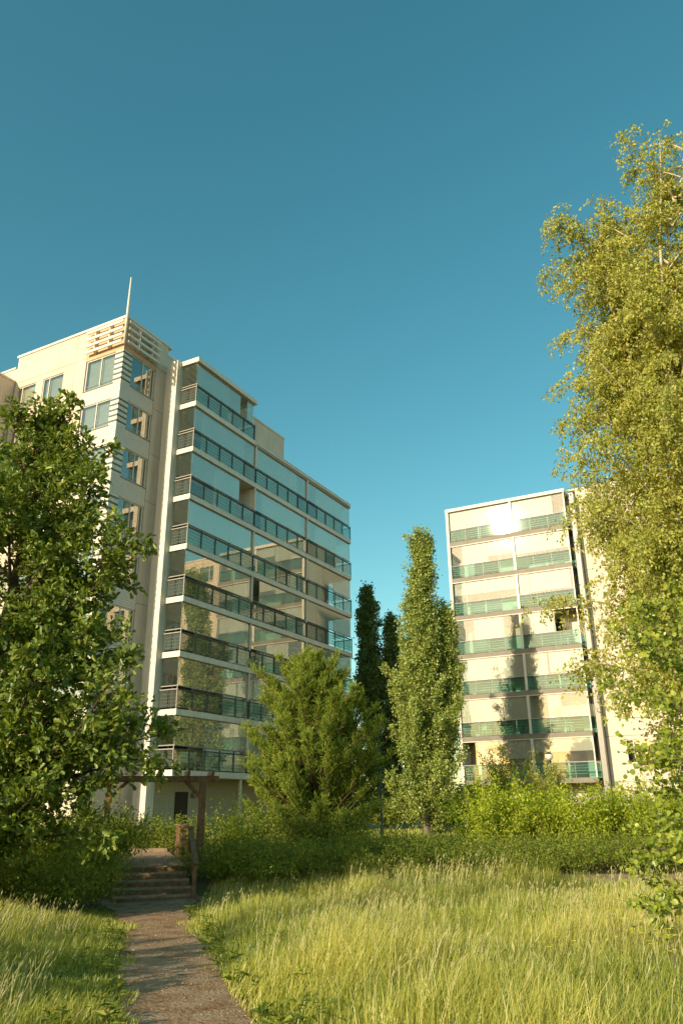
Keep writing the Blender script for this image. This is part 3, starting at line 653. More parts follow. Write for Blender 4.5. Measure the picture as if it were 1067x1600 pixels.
# ------------------------------------------------------------------ birch
def birch(loc, seed):
    R = np.random.default_rng(seed); root = empty('birch_tree', loc, 0, 'tall drooping birch with yellow-green leaves at the right edge', 'tree'); base = np.array(loc)
    W, LV, TR = Wood(), Leaves(), Wood()
    def lead(p, d, L, r): 
        q, _ = limb(R, p, d, L, 14, .035, (0, 0, .35)); TR.add(q, r * (1 - np.linspace(0, .95, 15)) ** 1.3 + .008, 8); return q
    main = lead(base - [0, 0, .2], (.03, 0, 1), 20.6, .24)
    main[-5:, 0] += np.array([.05, .15, .3, .5, .75])
    L2 = lead(main[4], (.28, -.1, 1), 15.0, .12); L3 = lead(main[3], (-.13, .1, 1), 14.6, .11); L4 = lead(main[6], (.10, .3, 1), 11.8, .09)
    TR.obj('trunk', root, BARK_B)
    def prof(z): return float(np.interp(z, [2, 4, 6, 9, 11, 13, 16, 18, 20, 21.5], [2.8, 3.6, 3.3, 2.6, 2.3, 2.1, 1.85, 1.4, 1.05, .5]))
    jobs = []
    for ld, n, f0, sc in ((main, 66, .16, 1.0), (L2, 44, .18, .85), (L3, 44, .2, .85), (L4, 36, .2, .8)):
        for i in range(n):
            f = f0 + (.99 - f0) * (i + R.uniform(0, .9)) / n; p, d = at(ld, f); jobs.append((p, i * 2.399 + R.normal(0, .4), sc))
    jobs += [(main[3] + [0, 0, .2], RAD(-105), 1.25), (main[3], RAD(-125), 1.3), (main[2] + [0, 0, .5], RAD(-115), 1.1)]
    for i in range(46):
        p, _ = at(main, R.uniform(.12, .42)); jobs.append((p, RAD(R.uniform(-180, -70)), R.uniform(.6, .92)))
    for ld in (main, L2, L3, L4):
        for i in range(16):
            p, _ = at(ld, R.uniform(.55, 1.0)); jobs.append((p, R.uniform(0, 6.283), .38))
    for p, az, sc in jobs:
        z = p[2]; rm = prof(z) * sc * R.uniform(.55, 1.05); el = RAD(R.uniform(35, 64)) if sc < 1.05 else RAD(R.uniform(12, 28)); L = max(.45, min(rm / math.cos(el), (22.3 - z) / math.sin(el)))
        d = np.array([math.sin(az) * math.cos(el), math.cos(az) * math.cos(el), math.sin(el)])
        br, _ = limb(R, p, d, L, 8, .06, (d[0] * .25, d[1] * .25, -.45)); W.add(br, np.linspace(.016 + .010 * L, .005, 9), 4)
        for s in range(int(11 + L * 10)):
            g = R.uniform(.12, 1.0); q, bd = at(br, g); sd_ = R.normal(0, 1, 3); sd_[2] = 0
            d2 = unit(bd * .6 + unit(sd_) * .8 + [0, 0, .25]); Lt = R.uniform(.4, 1.15) * (.8 if z > 18 else 1.0)
            tw, _ = limb(R, q, d2, Lt, 7, .10, (0, 0, -2.3)); 
            if s % 5 == 0: W.add(tw, np.linspace(.0045, .002, 8), 3)
            n = int(Lt * 37); fs = R.uniform(.08, 1, n) * 7; ii = np.minimum(fs.astype(int), 6); tt = (fs - ii)[:, None]
            P = tw[ii] * (1 - tt) + tw[ii + 1] * tt + R.normal(0, .045, (n, 3))
            T = unit(R.normal(0, .7, (n, 3)) + [0, 0, -.8]); N = unit(R.normal(0, .8, (n, 3)) + [0, 0, .2])
            LV.add(P, T, N, R.uniform(.062, .12, n), np.clip(R.beta(2.2, 2.2, n) + R.normal(0, .12), 0, 1))
    W.obj('branches', root, BARK_B); LV.obj(root, LF_BIRCH, OVL_T)
birch((9.4, 19.6, zt_(9.4, 19.6)), 8)

# ------------------------------------------------------------------ columnar poplars
def poplar(loc, leaders, seed, label, mat, size, nleaf):
    R = np.random.default_rng(seed); root = empty('poplar_tree', loc, 0, label, 'tree'); base = np.array(loc)
    W, LV, TR = Wood(), Leaves(), Wood()
    for (dx, dy, H, prof, nb) in leaders:
        q, _ = limb(R, base + [0, 0, -.2], (0, 0, 1), H * .97, 14, .02, (0, 0, .3))
        bend = np.linspace(0, 1, 15) ** .7; q[:, 0] += dx * np.minimum(1, bend * 1.6); q[:, 1] += dy * np.minimum(1, bend * 1.6)
        TR.add(q, np.linspace(.012 * H, .012, 15), 8)
        for i in range(nb):
            f = .03 + .95 * (i + R.uniform(0, .9)) / nb; p, _ = at(q, f); az = i * 2.399 + R.normal(0, .4)
            rm = prof(f * H) * R.uniform(.45, 1.15); lo = max(0, 1 - f * 3.2); el = RAD(R.uniform(50, 70) - 48 * lo); L = rm / math.cos(el)
            L = min(L, (H * 1.02 - f * H) + .5)
            d = np.array([math.sin(az) * math.cos(el), math.cos(az) * math.cos(el), math.sin(el)])
            br, _ = limb(R, p, d, L, 6, .06, (0, 0, .8)); W.add(br, np.linspace(.01 + .006 * L, .004, 7), 3)
            for s in range(int(4 + L * 6.0)):
                g = R.uniform(.2, 1.0); c, bd = at(br, g); e = c + unit(R.normal(0, 1, 3) + [0, 0, .3]) * R.uniform(.05, .42)
                clump(R, LV, e, bd, nleaf, .13, size, .35, .2, tone=R.normal(0, .07))
    TR.obj('trunk', root, BARK_P); W.obj('branches', root, BARK_P); LV.obj(root, mat, RND_T)
pm = lambda z: float(np.interp(z, [0, 1.5, 4, 7, 8.5, 9.5, 12, 15, 16.8, 18], [2.2, 2.8, 2.8, 2.4, 1.6, 1.2, 1.2, 1.05, .7, .2]))
ps = lambda z: float(np.interp(z, [0, 3, 6, 9, 11.5, 13.6], [.8, 1.3, 1.2, .95, .6, .15]))
poplar((4.55, 46.8, .2), [(.1, 0, 17.8, pm, 210), (1.75, .6, 13.5, ps, 120)], 4, 'sunlit columnar poplar with two tops in the gap between the buildings', LF_POP, .132, 26)
pd1 = lambda z: float(np.interp(z, [0, 2, 6, 10, 14, 17, 18.6], [1.0, 2.1, 2.0, 1.6, 1.05, .6, .15]))
poplar((2.9, 60, .2), [(-.75, 0, 18.6, pd1, 150), (1.05, .3, 16.0, lambda z: pd1(z * 1.15) * .85, 120)], 9, 'dark shaded columnar poplar behind the pine, beside the glazed building corner', LF_POP_SHADE, .17, 17)

# ------------------------------------------------------------------ pine
def pine(loc, H, seed):
    R = np.random.default_rng(seed); root = empty('pine_tree', loc, 0, 'broad bushy pine with upright shoots in front of the left building', 'tree'); base = np.array(loc)
    W, TR = Wood(), Wood(); q, _ = limb(R, base - [0, 0, .1], (0, 0, 1), H * .98, 12, .02, (0, 0, .3)); TR.add(q, np.linspace(.16, .015, 13), 8)
    # a shoot: many needles round a short axis
    nn = 11; V, F = [], []
    for i in range(nn):
        h = .95 * i / nn; a = i * 2.399; sp = .62 * (1 - .35 * h); dirn = np.array([math.cos(a) * sp, .8, math.sin(a) * sp]); dirn /= np.linalg.norm(dirn)
        b = np.array([0, h, 0]); w = np.array([-math.sin(a), 0, math.cos(a)]) * .038; V += [b - w, b + w, b + dirn * .34]; F.append([3 * i, 3 * i + 1, 3 * i + 2])
    tm = (np.array(V), np.array(F)); LV = Leaves()
    def shoot(P, T, S, tone): LV.add(P, T, unit(R.normal(0, 1, (len(P), 3))), S, tone)
    prof = lambda z: float(np.interp(z, [0, .6, 2.0, 3.2, 4.5, 5.6, 6.4, 7.0], [2.8, 3.2, 3.15, 2.7, 1.95, 1.15, .5, .1]))
    z = .25
    while z < H - .2:
        m = int(R.integers(6, 9)); a0 = R.uniform(0, 6.28)
        for j in range(m):
            az = a0 + j * 6.283 / m + R.normal(0, .2); rm = prof(z) * R.uniform(.72, 1.1); el = RAD(np.interp(z / H, [0, .5, 1], [12, 28, 58]) + R.normal(0, 6)); L = rm / math.cos(el)
            d = np.array([math.sin(az) * math.cos(el), math.cos(az) * math.cos(el), math.sin(el)]); p, _ = at(q, min(.98, z / H))
            br, _ = limb(R, p, d, L, 7, .06, (0, 0, .45)); W.add(br, np.linspace(.008 + .012 * L, .006, 8), 4)
            for s in range(int(7 + L * 9.5)):
                g = R.uniform(.22, 1.0); c, bd = at(br, g); sdv = unit(np.cross(bd, [0, 0, 1]) * R.choice([-1, 1]) + R.normal(0, .3, 3))
                d2 = unit(bd * .55 + sdv * .75 + [0, 0, .35]); Ls = R.uniform(.18, .45) * (1.25 - .5 * g); tw, td = limb(R, c, d2, Ls, 3, .08, (0, 0, .9))
                k = int(R.integers(7, 11)); fr = R.uniform(.35, 1, k); P = np.array([at(tw, x)[0] for x in fr]) + R.normal(0, .03, (k, 3))
                T = unit(td + R.normal(0, .6, (k, 3)) + [0, 0, .3]); shoot(P, T, R.uniform(.18, .32, k), np.clip(R.beta(2, 2.4, k) + .25 * (g - .6), 0, 1))
        z += R.uniform(.2, .3)
    for i in range(60): 
        p, d = at(q, R.uniform(.8, 1)); shoot(p[None] + R.normal(0, .08, (1, 3)), unit(np.array([[0, 0, 1]]) + R.normal(0, .4, (1, 3))), np.array([.26]), np.array([.7]))
    TR.obj('trunk', root, BARK_N); W.obj('branches', root, BARK_N); LV.obj(root, LF_PINE, tm, 'needles')
pine((-1.05, 31.0, .2), 7.0, 14)

# ------------------------------------------------------------------ alder at the right edge
def alder(loc, seed):
    R = np.random.default_rng(seed); root = empty('alder_tree', loc, 0, 'near tree with large round bright green leaves at the right edge', 'tree'); base = np.array(loc)
    W, LV, TR = Wood(), Leaves(), Wood(); q, _ = limb(R, base - [0, 0, .1], (-.02, .03, 1), 4.9, 9, .05, (0, 0, .2)); TR.add(q, np.linspace(.07, .01, 10), 7)
    prof = lambda z: float(np.interp(z, [0, .7, 1.4, 2.3, 3.2, 4.2, 5], [.8, 1.25, 1.35, 1.4, 1.25, .85, .25]))
    sp = []
    for i in range(34):
        f = .12 + .86 * (i + R.uniform(0, .8)) / 34; sp.append((f, i * 2.399 + R.normal(0, .3), prof(f * 4.9) * R.uniform(.75, 1.1), RAD(20 + 25 * f)))
    sp += [(.22, RAD(-100), 1.5, RAD(-8)), (.30, RAD(-95), 1.45, RAD(0)), (.26, RAD(-80), 1.4, RAD(-15)), (.36, RAD(-105), 1.3, RAD(0)), (.42, RAD(-90), 1.3, RAD(5)), (.48, RAD(-110), 1.35, RAD(8)), (.4, RAD(-125), 1.2, RAD(0)), (.32, RAD(-120), 1.2, RAD(-5))]
    for f, az, rm, el in sp:
        p, _ = at(q, f); L = rm / math.cos(el); d = np.array([math.sin(az) * math.cos(el), math.cos(az) * math.cos(el), math.sin(el)])
        br, _ = limb(R, p, d, L, 6, .09, (0, 0, -.25)); W.add(br, np.linspace(.006 + .008 * L, .004, 7), 4)
        for s in range(int(11 + L * 17)):
            g = R.uniform(.2, 1.0); c, bd = at(br, g); d2 = unit(bd * .6 + R.normal(0, .6, 3) + [0, 0, .05]); L2 = R.uniform(.15, .45)
            tw, td = limb(R, c, d2, L2, 3, .1, (0, 0, -.1)); W.add(tw, np.linspace(.004, .002, 4), 3)
            n = int(3 + L2 * 18); P = np.array([at(tw, x)[0] for x in R.uniform(.1, 1, n)]) + R.normal(0, .015, (n, 3))
            T = unit(td * .4 + R.normal(0, .7, (n, 3)) + [0, 0, -.2]); N = unit(R.normal(0, .5, (n, 3)) + [-.25, -.45, .6])
            LV.add(P, T, N, R.uniform(.034, .074, n), R.beta(2, 2, n))
    TR.obj('trunk', root, BARK_P); W.obj('branches', root, BARK_P); LV.obj(root, LF_ALD, ALD_T, singles=300)
alder((4.72, 9.6, zt_(4.72, 9.6)), 6)

# ------------------------------------------------------------------ shrubs and hedges
def shrub(name, pts, hfun, nst, seed, label, cat, mat, size, per=16, spread=.35, arch=.5, tmpl=OVL_T, group=None, up=.5, rad=.0):
    """many arching stems rising from the footprint points; hfun(x, y) gives the stem height"""
    R = np.random.default_rng(seed); c = pts.mean(0); loc = (float(c[0]), float(c[1]), zt_(c[0], c[1])); root = empty(name, loc, 0, label, cat, group)
    W, LV = Wood(), Leaves()
    for i in range(nst):
        x, y = pts[R.integers(len(pts))] + R.normal(0, rad, 2); z = zt_(x, y); h = hfun(x, y) * R.uniform(.55, 1.08)
        az = R.uniform(0, 6.283); d = np.array([math.sin(az) * spread, math.cos(az) * spread, 1.0])
        st, _ = limb(R, (x, y, z - .03), d, h * 1.12, 6, .10, (d[0] * arch * 2, d[1] * arch * 2, -arch)); 
        if i % 4 == 0: W.add(st, np.linspace(.011, .003, 7), 3)
        n = int(per * (.5 + h * .6)); fs = R.uniform(.18, 1, n) ** .8 * 6; ii = np.minimum(fs.astype(int), 5); tt = (fs - ii)[:, None]
        P = st[ii] * (1 - tt) + st[ii + 1] * tt + R.normal(0, .075, (n, 3)); T = unit(R.normal(0, .8, (n, 3)) + d * .5); N = unit(R.normal(0, .55, (n, 3)) + [0, 0, up * .45])
        LV.add(P, T, N, R.uniform(.7, 1.25, n) * size, np.clip(R.beta(2.2, 2.4, n) + R.normal(0, .08) + .16 * math.sin(x * 1.9 + y) * math.sin(x * .7 - y * 2.3 + 1), 0, 1))
    W.obj('stems', root, STEM); LV.obj(root, mat, tmpl)
    return root
HR = np.random.default_rng(77)
def strip_pts(n, x0, x1, yc, hw): x = HR.uniform(x0, x1, n); return np.stack([x, yc(x) + HR.uniform(-hw, hw, n)], 1)
hp = strip_pts(4000, -3.55, 11.5, lambda x: 23.35 + .25 * np.sin(x * .8) - .03 * x, 1.05)
hp = hp[~((hp[:, 0] > 5.2) & (hp[:, 1] < 22.45))]
shrub('low_hedge', hp, lambda x, y: 1.1 + .17 * math.sin(x * 1.3) + .16 * math.sin(x * 3.1 + 1 + y), 2700, 31, 'long low arching hedge across the middle behind the meadow grass', 'hedge', LF_HEDGE, .08, 28, .5, .7, LANCE_T)
tp = strip_pts(1500, -11.5, -4.9, lambda x: 30.2 - .18 * (x + 8), .45)
shrub('clipped_hedge', tp, lambda x, y: 1.15, 700, 32, 'dense clipped hedge between the wooden deck and the left building', 'hedge', LF_HEDGE, .072, 24, .22, .15, OVL_T)
tp = strip_pts(1500, -1.5, 9.0, lambda x: 52.0 - .2 * x, 1.0)
shrub('shade_thicket', tp, lambda x, y: 2.4 + .3 * math.sin(x * 1.7), 420, 37, 'thicket added to darken the shaded gap under the poplars between the buildings', 'hedge', LF_HEDGE, .15, 26, .3, .3, OVL_T)  # added shrubs fill the gap that only tree shade makes dark
tp = strip_pts(1500, -4.4, 0.5, lambda x: 28.6 - .1 * x, .6)
shrub('leafy_hedge', tp, lambda x, y: 1.35 + .2 * math.sin(x * 2.2), 520, 36, 'loose green hedge between the pergola post and the pine', 'hedge', LF_FERN, .082, 24, .3, .3, OVL_T)
def disc(cx, cy, r, n=300): a = HR.uniform(0, 6.283, n); q = np.sqrt(HR.uniform(0, 1, n)) * r; return np.stack([cx + q * np.cos(a), cy + q * np.sin(a)], 1)
BR = [(4.75, 27.2, 1.0, 2.35, 'bright green shrub at the foot of the sunlit poplar, leftmost of the tall shrub row'), (6.35, 27.6, 1.0, 2.25, 'bright green shrub second from the left in the tall row behind the low hedge'),
      (7.75, 27.0, .95, 2.15, 'bright green shrub third from the left in the tall row behind the low hedge'), (9.15, 27.3, 1.05, 2.2, 'bright green shrub in the tall row just left of the right-edge tree'), (10.9, 27.5, 1.1, 2.4, 'bright green shrub in the tall row behind the leaves of the right-edge tree')]
for i, (x, y, r, h, lb) in enumerate(BR):
    shrub('leafy_shrub', disc(x, y, r), lambda px, py, h=h, x=x, y=y, r=r: h * (1 - .22 * min(1, math.hypot(px - x, py - y) / r)), 150, 50 + i, lb, 'shrub', LF_BRIGHT, .088, 44, .22, .3, OVL_T, 'tall bright shrubs behind the hedge')
for i, (x, y, h, r, lb) in enumerate([(6.45, 33, 4.0, .32, 'slender upright sapling in front of the right building, the taller of two'), (8.0, 33, 3.4, .35, 'slender upright sapling in front of the right building, the shorter of two')]):
    shrub('young_poplar', disc(x, y, r), lambda px, py, h=h, x=x, y=y, r=r: h * (1 - .35 * min(1, math.hypot(px - x, py - y) / r)), 26, 70 + i, lb, 'tree', LF_BIRCH, .08, 150, .03, .03, OVL_T, 'saplings before the right building')
shrub('ferny_shrub', np.concatenate([disc(-6.7, 18.9, 1.2), disc(-8.0, 18.5, 1.2), disc(-7.6, 17.6, .8)]), lambda x, y: 1.55, 620, 81, 'shady ferny shrub under the oak, left of the wooden steps', 'shrub', LF_HEDGE, .085, 34, .45, .6, LANCE_T)  # darker hedge leaf colour deepens the shade under the oak
shrub('ferny_shrub', np.concatenate([disc(-8.4, 21.8, 1.1), disc(-7.6, 23.6, .9), disc(-7.0, 22.0, .5), disc(-6.75, 22.9, .3)]), lambda x, y: 1.9, 420, 82, 'dark bush behind the oak trunk, left of the wooden deck', 'shrub', LF_HEDGE, .085, 34, .4, .5, OVL_T)
shrub('ferny_shrub', np.concatenate([disc(-3.0, 22.6, .7), disc(-2.2, 22.4, .8)]), lambda x, y: 1.25, 260, 83, 'yellowish ferny shrub at the near end of the low hedge by the steps', 'shrub', LF_FERN, .10, 34, .5, .7, LANCE_T)
shrub('climbing_plant', disc(-3.35, 25.2, .3), lambda x, y: 1.7, 26, 84, 'thin leggy plant reaching up beside the pergola post', 'plant', LF_BRIGHT, .08, 22, .25, .2, OVL_T)

# ------------------------------------------------------------------ steps, deck and pergola
sg = empty('wooden_steps', (-5.95, 22.0, 0), RAD(15.5), 'brown wooden steps with a boardwalk deck leading up from the dirt path', 'steps')
ZD = .28; nst = 5; rise = .145; tread = .36; Wd = 1.78
def zl(i): return ZD - rise * (i + 1)
for i in range(nst):                                # going down towards the camera
    y1 = -tread * i; wl_ = Wd + .03 * i
    t = box('riser', sg, -.02, wl_, y1 - .03, y1, zl(i) + .002 - (.10 if i == nst - 1 else 0), ZD - rise * i - .045, WOOD)
    if i < nst - 1:
        for q in range(3): box('tread_plank', sg, -.03, wl_ + .03, y1 - tread + .118 * q - .03, y1 - tread + .118 * q + .082, zl(i) - .042, zl(i), PLANKM)
npl = 56
for q in range(npl):
    y0 = -.05 + q * .128
    box('deck_plank', sg, -.02 + (q % 3) * .006, Wd + (q % 2) * .008, y0, y0 + .116, ZD - .042, ZD + (q * 7 % 5) * .0012, PLANKM)
box('deck_joist', sg, .05, .12, 0.02, 7.0, ZD - .22, ZD - .044, WOOD); box('deck_joist', sg, Wd - .12, Wd - .05, 0.02, 7.0, ZD - .22, ZD - .044, WOOD)
box('deck_edge_board', sg, .3, Wd - .05, 7.13, 7.18, ZD - .1, ZD + .12, PLANKM)
box('stringer', sg, Wd + .15, Wd + .20, -1.75, .1, -.52, -.30, WOOD)
for y, zb, ztp in ((.15, -.1, 1.17), (2.3, ZD - .2, 1.17), (4.6, ZD - .2, 1.17), (-1.55, -.6, .42)): box('railing_post', sg, Wd + .06, Wd + .16, y, y + .1, zb, ztp, WOOD)
box('handrail', sg, Wd + .02, Wd + .19, .05, 4.8, 1.172, 1.22, WOOD)
box('handrail', sg, Wd + .07, Wd + .12, .27, 4.6, .72, .80, WOOD)
def beam(name, parent, p0, p1, w, h, mat):
    p0, p1 = Vector(p0), Vector(p1); L = (p1 - p0).length
    me = arr_mesh(name, box_verts(0, L, -w / 2, w / 2, -h / 2, h / 2), CUBE_F); off = Vector(OFF[parent.name].tolist())
    o = put(name, me, parent, tuple(p0 - off), mat); o.rotation_euler = (p1 - p0).to_track_quat('X', 'Z').to_euler(); OFF[o.name] = np.array(p0)
    return o
beam('handrail', sg, (Wd + .11, .12, 1.15), (Wd + .13, -1.62, .38), .12, .05, WOOD)
pg = empty('pergola', (-3.98, 23.2, 0), RAD(15.5), 'brown timber pergola arch beside the wooden deck', 'pergola')
for x in (0.0, -2.55):
    for y in (0.0, .42): 
        post = box('post', pg, x - .075, x + .075, y - .075, y + .075, -.35, 2.38, WOOD)
for y in (-.02, .44): box('beam', pg, -2.95, .42, y - .035 if y < 0 else y - .0, y + .035 if y < 0 else y + .07, 2.382, 2.53, WOOD)
for x in (-2.7, -1.95, -1.2, -.45, .22): box('rafter', pg, x - .035, x + .035, -.38, .85, 2.532, 2.66, WOOD)
for y in (-.02, .44):
    beam('brace', pg, (-.06, y + .09 if y < 0 else y - .06, 1.98), (-.50, y + .09 if y < 0 else y - .06, 2.42), .07, .09, WOOD)
    beam('brace', pg, (-2.49, y + .09 if y < 0 else y - .06, 1.98), (-2.05, y + .09 if y < 0 else y - .06, 2.42), .07, .09, WOOD)

# ------------------------------------------------------------------ street lamps
def globe_mat():
    m, N, L, out = new_mat('opal_globe'); b = N.new('ShaderNodeBsdfPrincipled'); b.inputs['Base Color'].default_value = (.72, .70, .62, 1); b.inputs['Roughness'].default_value = .25
    L.new(b.outputs[0], out.inputs[0]); return m
OPAL = globe_mat(); BLUEP = solid('blue_grey_pole', (.20, .25, .33), .5)
def lamp(x, y, zg, rg, pole, label):
    e = empty('street_lamp', (x, y, .2), 0, label, 'lamp', 'globe lamps'); z = zg - .2
    lathe('pole', e, (0, 0, 0), [(0, -.1), (.09, -.1), (.09, .5), (.05, .6), (.045, z - rg - .12), (.0, z - rg - .12)], pole)
    lathe('collar', e, (0, 0, z - rg - .12), [(0, 0), (.10, .001), (.12, .08), (.09, .16), (0, .16)], STEEL)
    lathe('globe', e, (0, 0, z), [(rg * math.sin(a), -rg * math.cos(a)) for a in np.linspace(0, math.pi, 13)], OPAL, 18)
    lathe('cap', e, (0, 0, z), [(rg * 1.06 * math.sin(a), -rg * 1.06 * math.cos(a)) for a in np.linspace(math.pi * .66, math.pi, 5)], STEEL, 18)
lamp(1.53, 35, 4.82, .21, STEEL, 'globe lamp on a dark pole between the pine and the sunlit poplar')
lamp(11.07, 44, 4.12, .22, BLUEP, 'globe lamp on a blue grey pole in front of the right building')

# ------------------------------------------------------------------ things on the balconies (frames of the two houses)
ML = Matrix.Translation((-8.34, 39.583, 0)) @ Matrix.Rotation(RAD(61.89), 4, 'Z'); MR = Matrix.Translation((8.332, 56.989, 0)) @ Matrix.Rotation(-RAD(27.2), 4, 'Z')
def spot(Mx, x, y, z): v = Mx @ Vector((x, y, z)); return tuple(v)
def chair(loc, rz, mat, label):
    e = empty('balcony_chair', loc, rz, label, 'chair', 'balcony chairs')
    box('seat', e, -.24, .24, -.23, .23, .42, .46, mat); box('backrest', e, -.24, .24, .20, .235, .47, .95, mat)
    for sx in (-1, 1):
        for sy in (-1, 1): box('leg', e, sx * .22 - .02, sx * .22 + .02, sy * .2 - .02, sy * .2 + .02, 0, .419, mat)
        box('armrest', e, sx * .26 - .025, sx * .26 + .025, -.22, .199, .64, .67, mat)
chair(spot(ML, 1.75, .75, LZ + .002), RAD(20), WHITE2, 'white chair on the lowest balcony of the left building')
chair(spot(ML, 2.7, .8, LZ + .002), RAD(150), WHITE2, 'second white chair on the lowest balcony of the left building, farther from the column')
chair(spot(ML, 3.4, .8, LZ + ST + .002), RAD(100), GREYM, 'grey chair on the second lowest balcony of the left building')
chair(spot(ML, 3.2, .8, LZ + 2 * ST + .002), RAD(60), STEEL, 'dark chair on the third lowest balcony of the left building')
chair(spot(MR, 1.6, .8, RZ + ST + .002), RAD(120), WHITE2, 'pale chair on the second lowest balcony of the right building')
chair(spot(MR, 7.4, .8, RZ + ST + .002), RAD(60), WHITE2, 'pale chair behind green glass, right bay of the right building')
RED = solid('red_fabric', (.34, .10, .05), .8); POT = solid('terracotta_pot', (.30, .13, .07), .8); CLOTH = solid('striped_towel', (.5, .3, .2), .85)
def lounger(loc, rz):
    e = empty('folded_parasol', loc, rz, 'reddish folded fabric on the top balcony of the left building', 'parasol')
    lathe('fabric', e, (0, 0, .75), [(0, 0), (.16, .02), (.20, .25), (.13, .6), (.05, .8), (0, .82)], RED, 8); lathe('pole', e, (0, 0, 0), [(0, 0), (.16, 0), (.16, .05), (.02, .06), (.02, .75)], GREYM, 8)
lounger(spot(ML, 2.9, .7, LZ + 7 * ST + .002), 0)
def potted(loc, h, r, label, petal, seed, nm='potted_plant'):
    R = np.random.default_rng(seed); e = empty(nm, loc, 0, label, 'plant', 'balcony plants')
    lathe('pot', e, (0, 0, 0), [(0, 0), (.10, 0), (.14, .24), (.15, .26), (.12, .26), (0, .24)], POT, 10)
    LV = Leaves(); n = 160; P = R.normal(0, 1, (n, 3)); P = unit(P) * R.uniform(.3, 1, (n, 1)) * [r, r, h * .5] + [0, 0, .26 + h * .5]
    LV.add(P + np.array(loc), unit(R.normal(0, 1, (n, 3))), unit(R.normal(0, 1, (n, 3)) + [0, 0, .6]), R.uniform(.06, .11, n), R.uniform(0, 1, n)); LV.obj(e, LF_FERN, OVL_T)
    if petal:
        LV = Leaves(); n = 40; P = unit(R.normal(0, 1, (n, 3))) * [r, r, h * .5] + [0, 0, .28 + h * .5]
        LV.add(P + np.array(loc), unit(R.normal(0, 1, (n, 3))), unit(R.normal(0, 1, (n, 3))), R.uniform(.05, .09, n), R.uniform(0, 1, n)); LV.obj(e, petal, RND_T, 'blossom')
potted(spot(ML, 2.3, .45, LZ + ST + .002), .45, .22, 'pink flowering pot plant on the second lowest balcony of the left building', PETAL_P, 1)
potted(spot(ML, 1.7, .45, LZ + ST + .002), .4, .2, 'white flowering pot plant on the second lowest balcony, nearer the column', PETAL_W, 2)
potted(spot(ML, 4.2, .45, LZ + ST + .002), .5, .2, 'green pot plant beside the grey chair on the second lowest left balcony', None, 3)
potted(spot(MR, 7.9, .9, RZ + 3 * ST + .75), .5, .3, 'round dark house plant in the open right bay of the right building', None, 4)
potted(spot(MR, 3.9, .45, RZ + 2 * ST + .002), .4, .3, 'reddish pot plant in the poplar shadow on the right building', PETAL_P, 5)
potted(spot(MR, 4.2, .45, RZ + ST + .002), .4, .35, 'leafy pot plant low in the poplar shadow on the right building', None, 6)
st_ = empty('plant_stand', spot(MR, 7.9, .9, RZ + 3 * ST + .002), 0, 'small pale plant stand in the open right bay of the right building', 'stand')
lathe('top', st_, (0, 0, .70), [(0, 0), (.25, 0), (.25, .045), (0, .045)], WHITE2, 12); lathe('leg', st_, (0, 0, 0), [(0, 0), (.18, 0), (.18, .02), (.03, .05), (.03, .70)], WHITE2, 10)

# ------------------------------------------------------------------ meadow
def pnoise(x, y, s, seed):
    R = np.random.default_rng(seed); v = 0
    for k in range(7):
        a = R.uniform(0, 6.283); f = s * R.uniform(.5, 2.0); v = v + np.sin((x * np.cos(a) + y * np.sin(a)) * f + R.uniform(0, 6.283))
    return v / 3.2
def meadow_ok(x, y):
    l = np.interp(y, PATH_Y, PATH_L); r = np.interp(y, PATH_Y, PATH_R); j = .14 * pnoise(x, y, 5, 3)
    ok = ((x < l + .10 + j) | (x > r - .10 + j)) & (y < 22.9)
    ok &= ~((x > 5.4) & (y > 20.75 + .3 * pnoise(x, y, 3, 8)))
    ok &= ~((x < -3.55) & (x > -5.9) & (y > 19.8))
    ok &= ~((x < -5.2) & (y > 19.2))
    return ok
def blades(n, seed, y0, y1):
    R = np.random.default_rng(seed); y = R.uniform(y0, y1, n); w = .46 * np.abs(y) + 2.2; x = R.uniform(-1, 1, n) * w; k = meadow_ok(x, y); x, y = x[k], y[k]
    l = np.interp(y, PATH_Y, PATH_L); r = np.interp(y, PATH_Y, PATH_R); e = np.where(x < l, (l - x) / 2.6, (x - r) / 1.0)
    return R, x, y, np.clip(e, 0, 1)
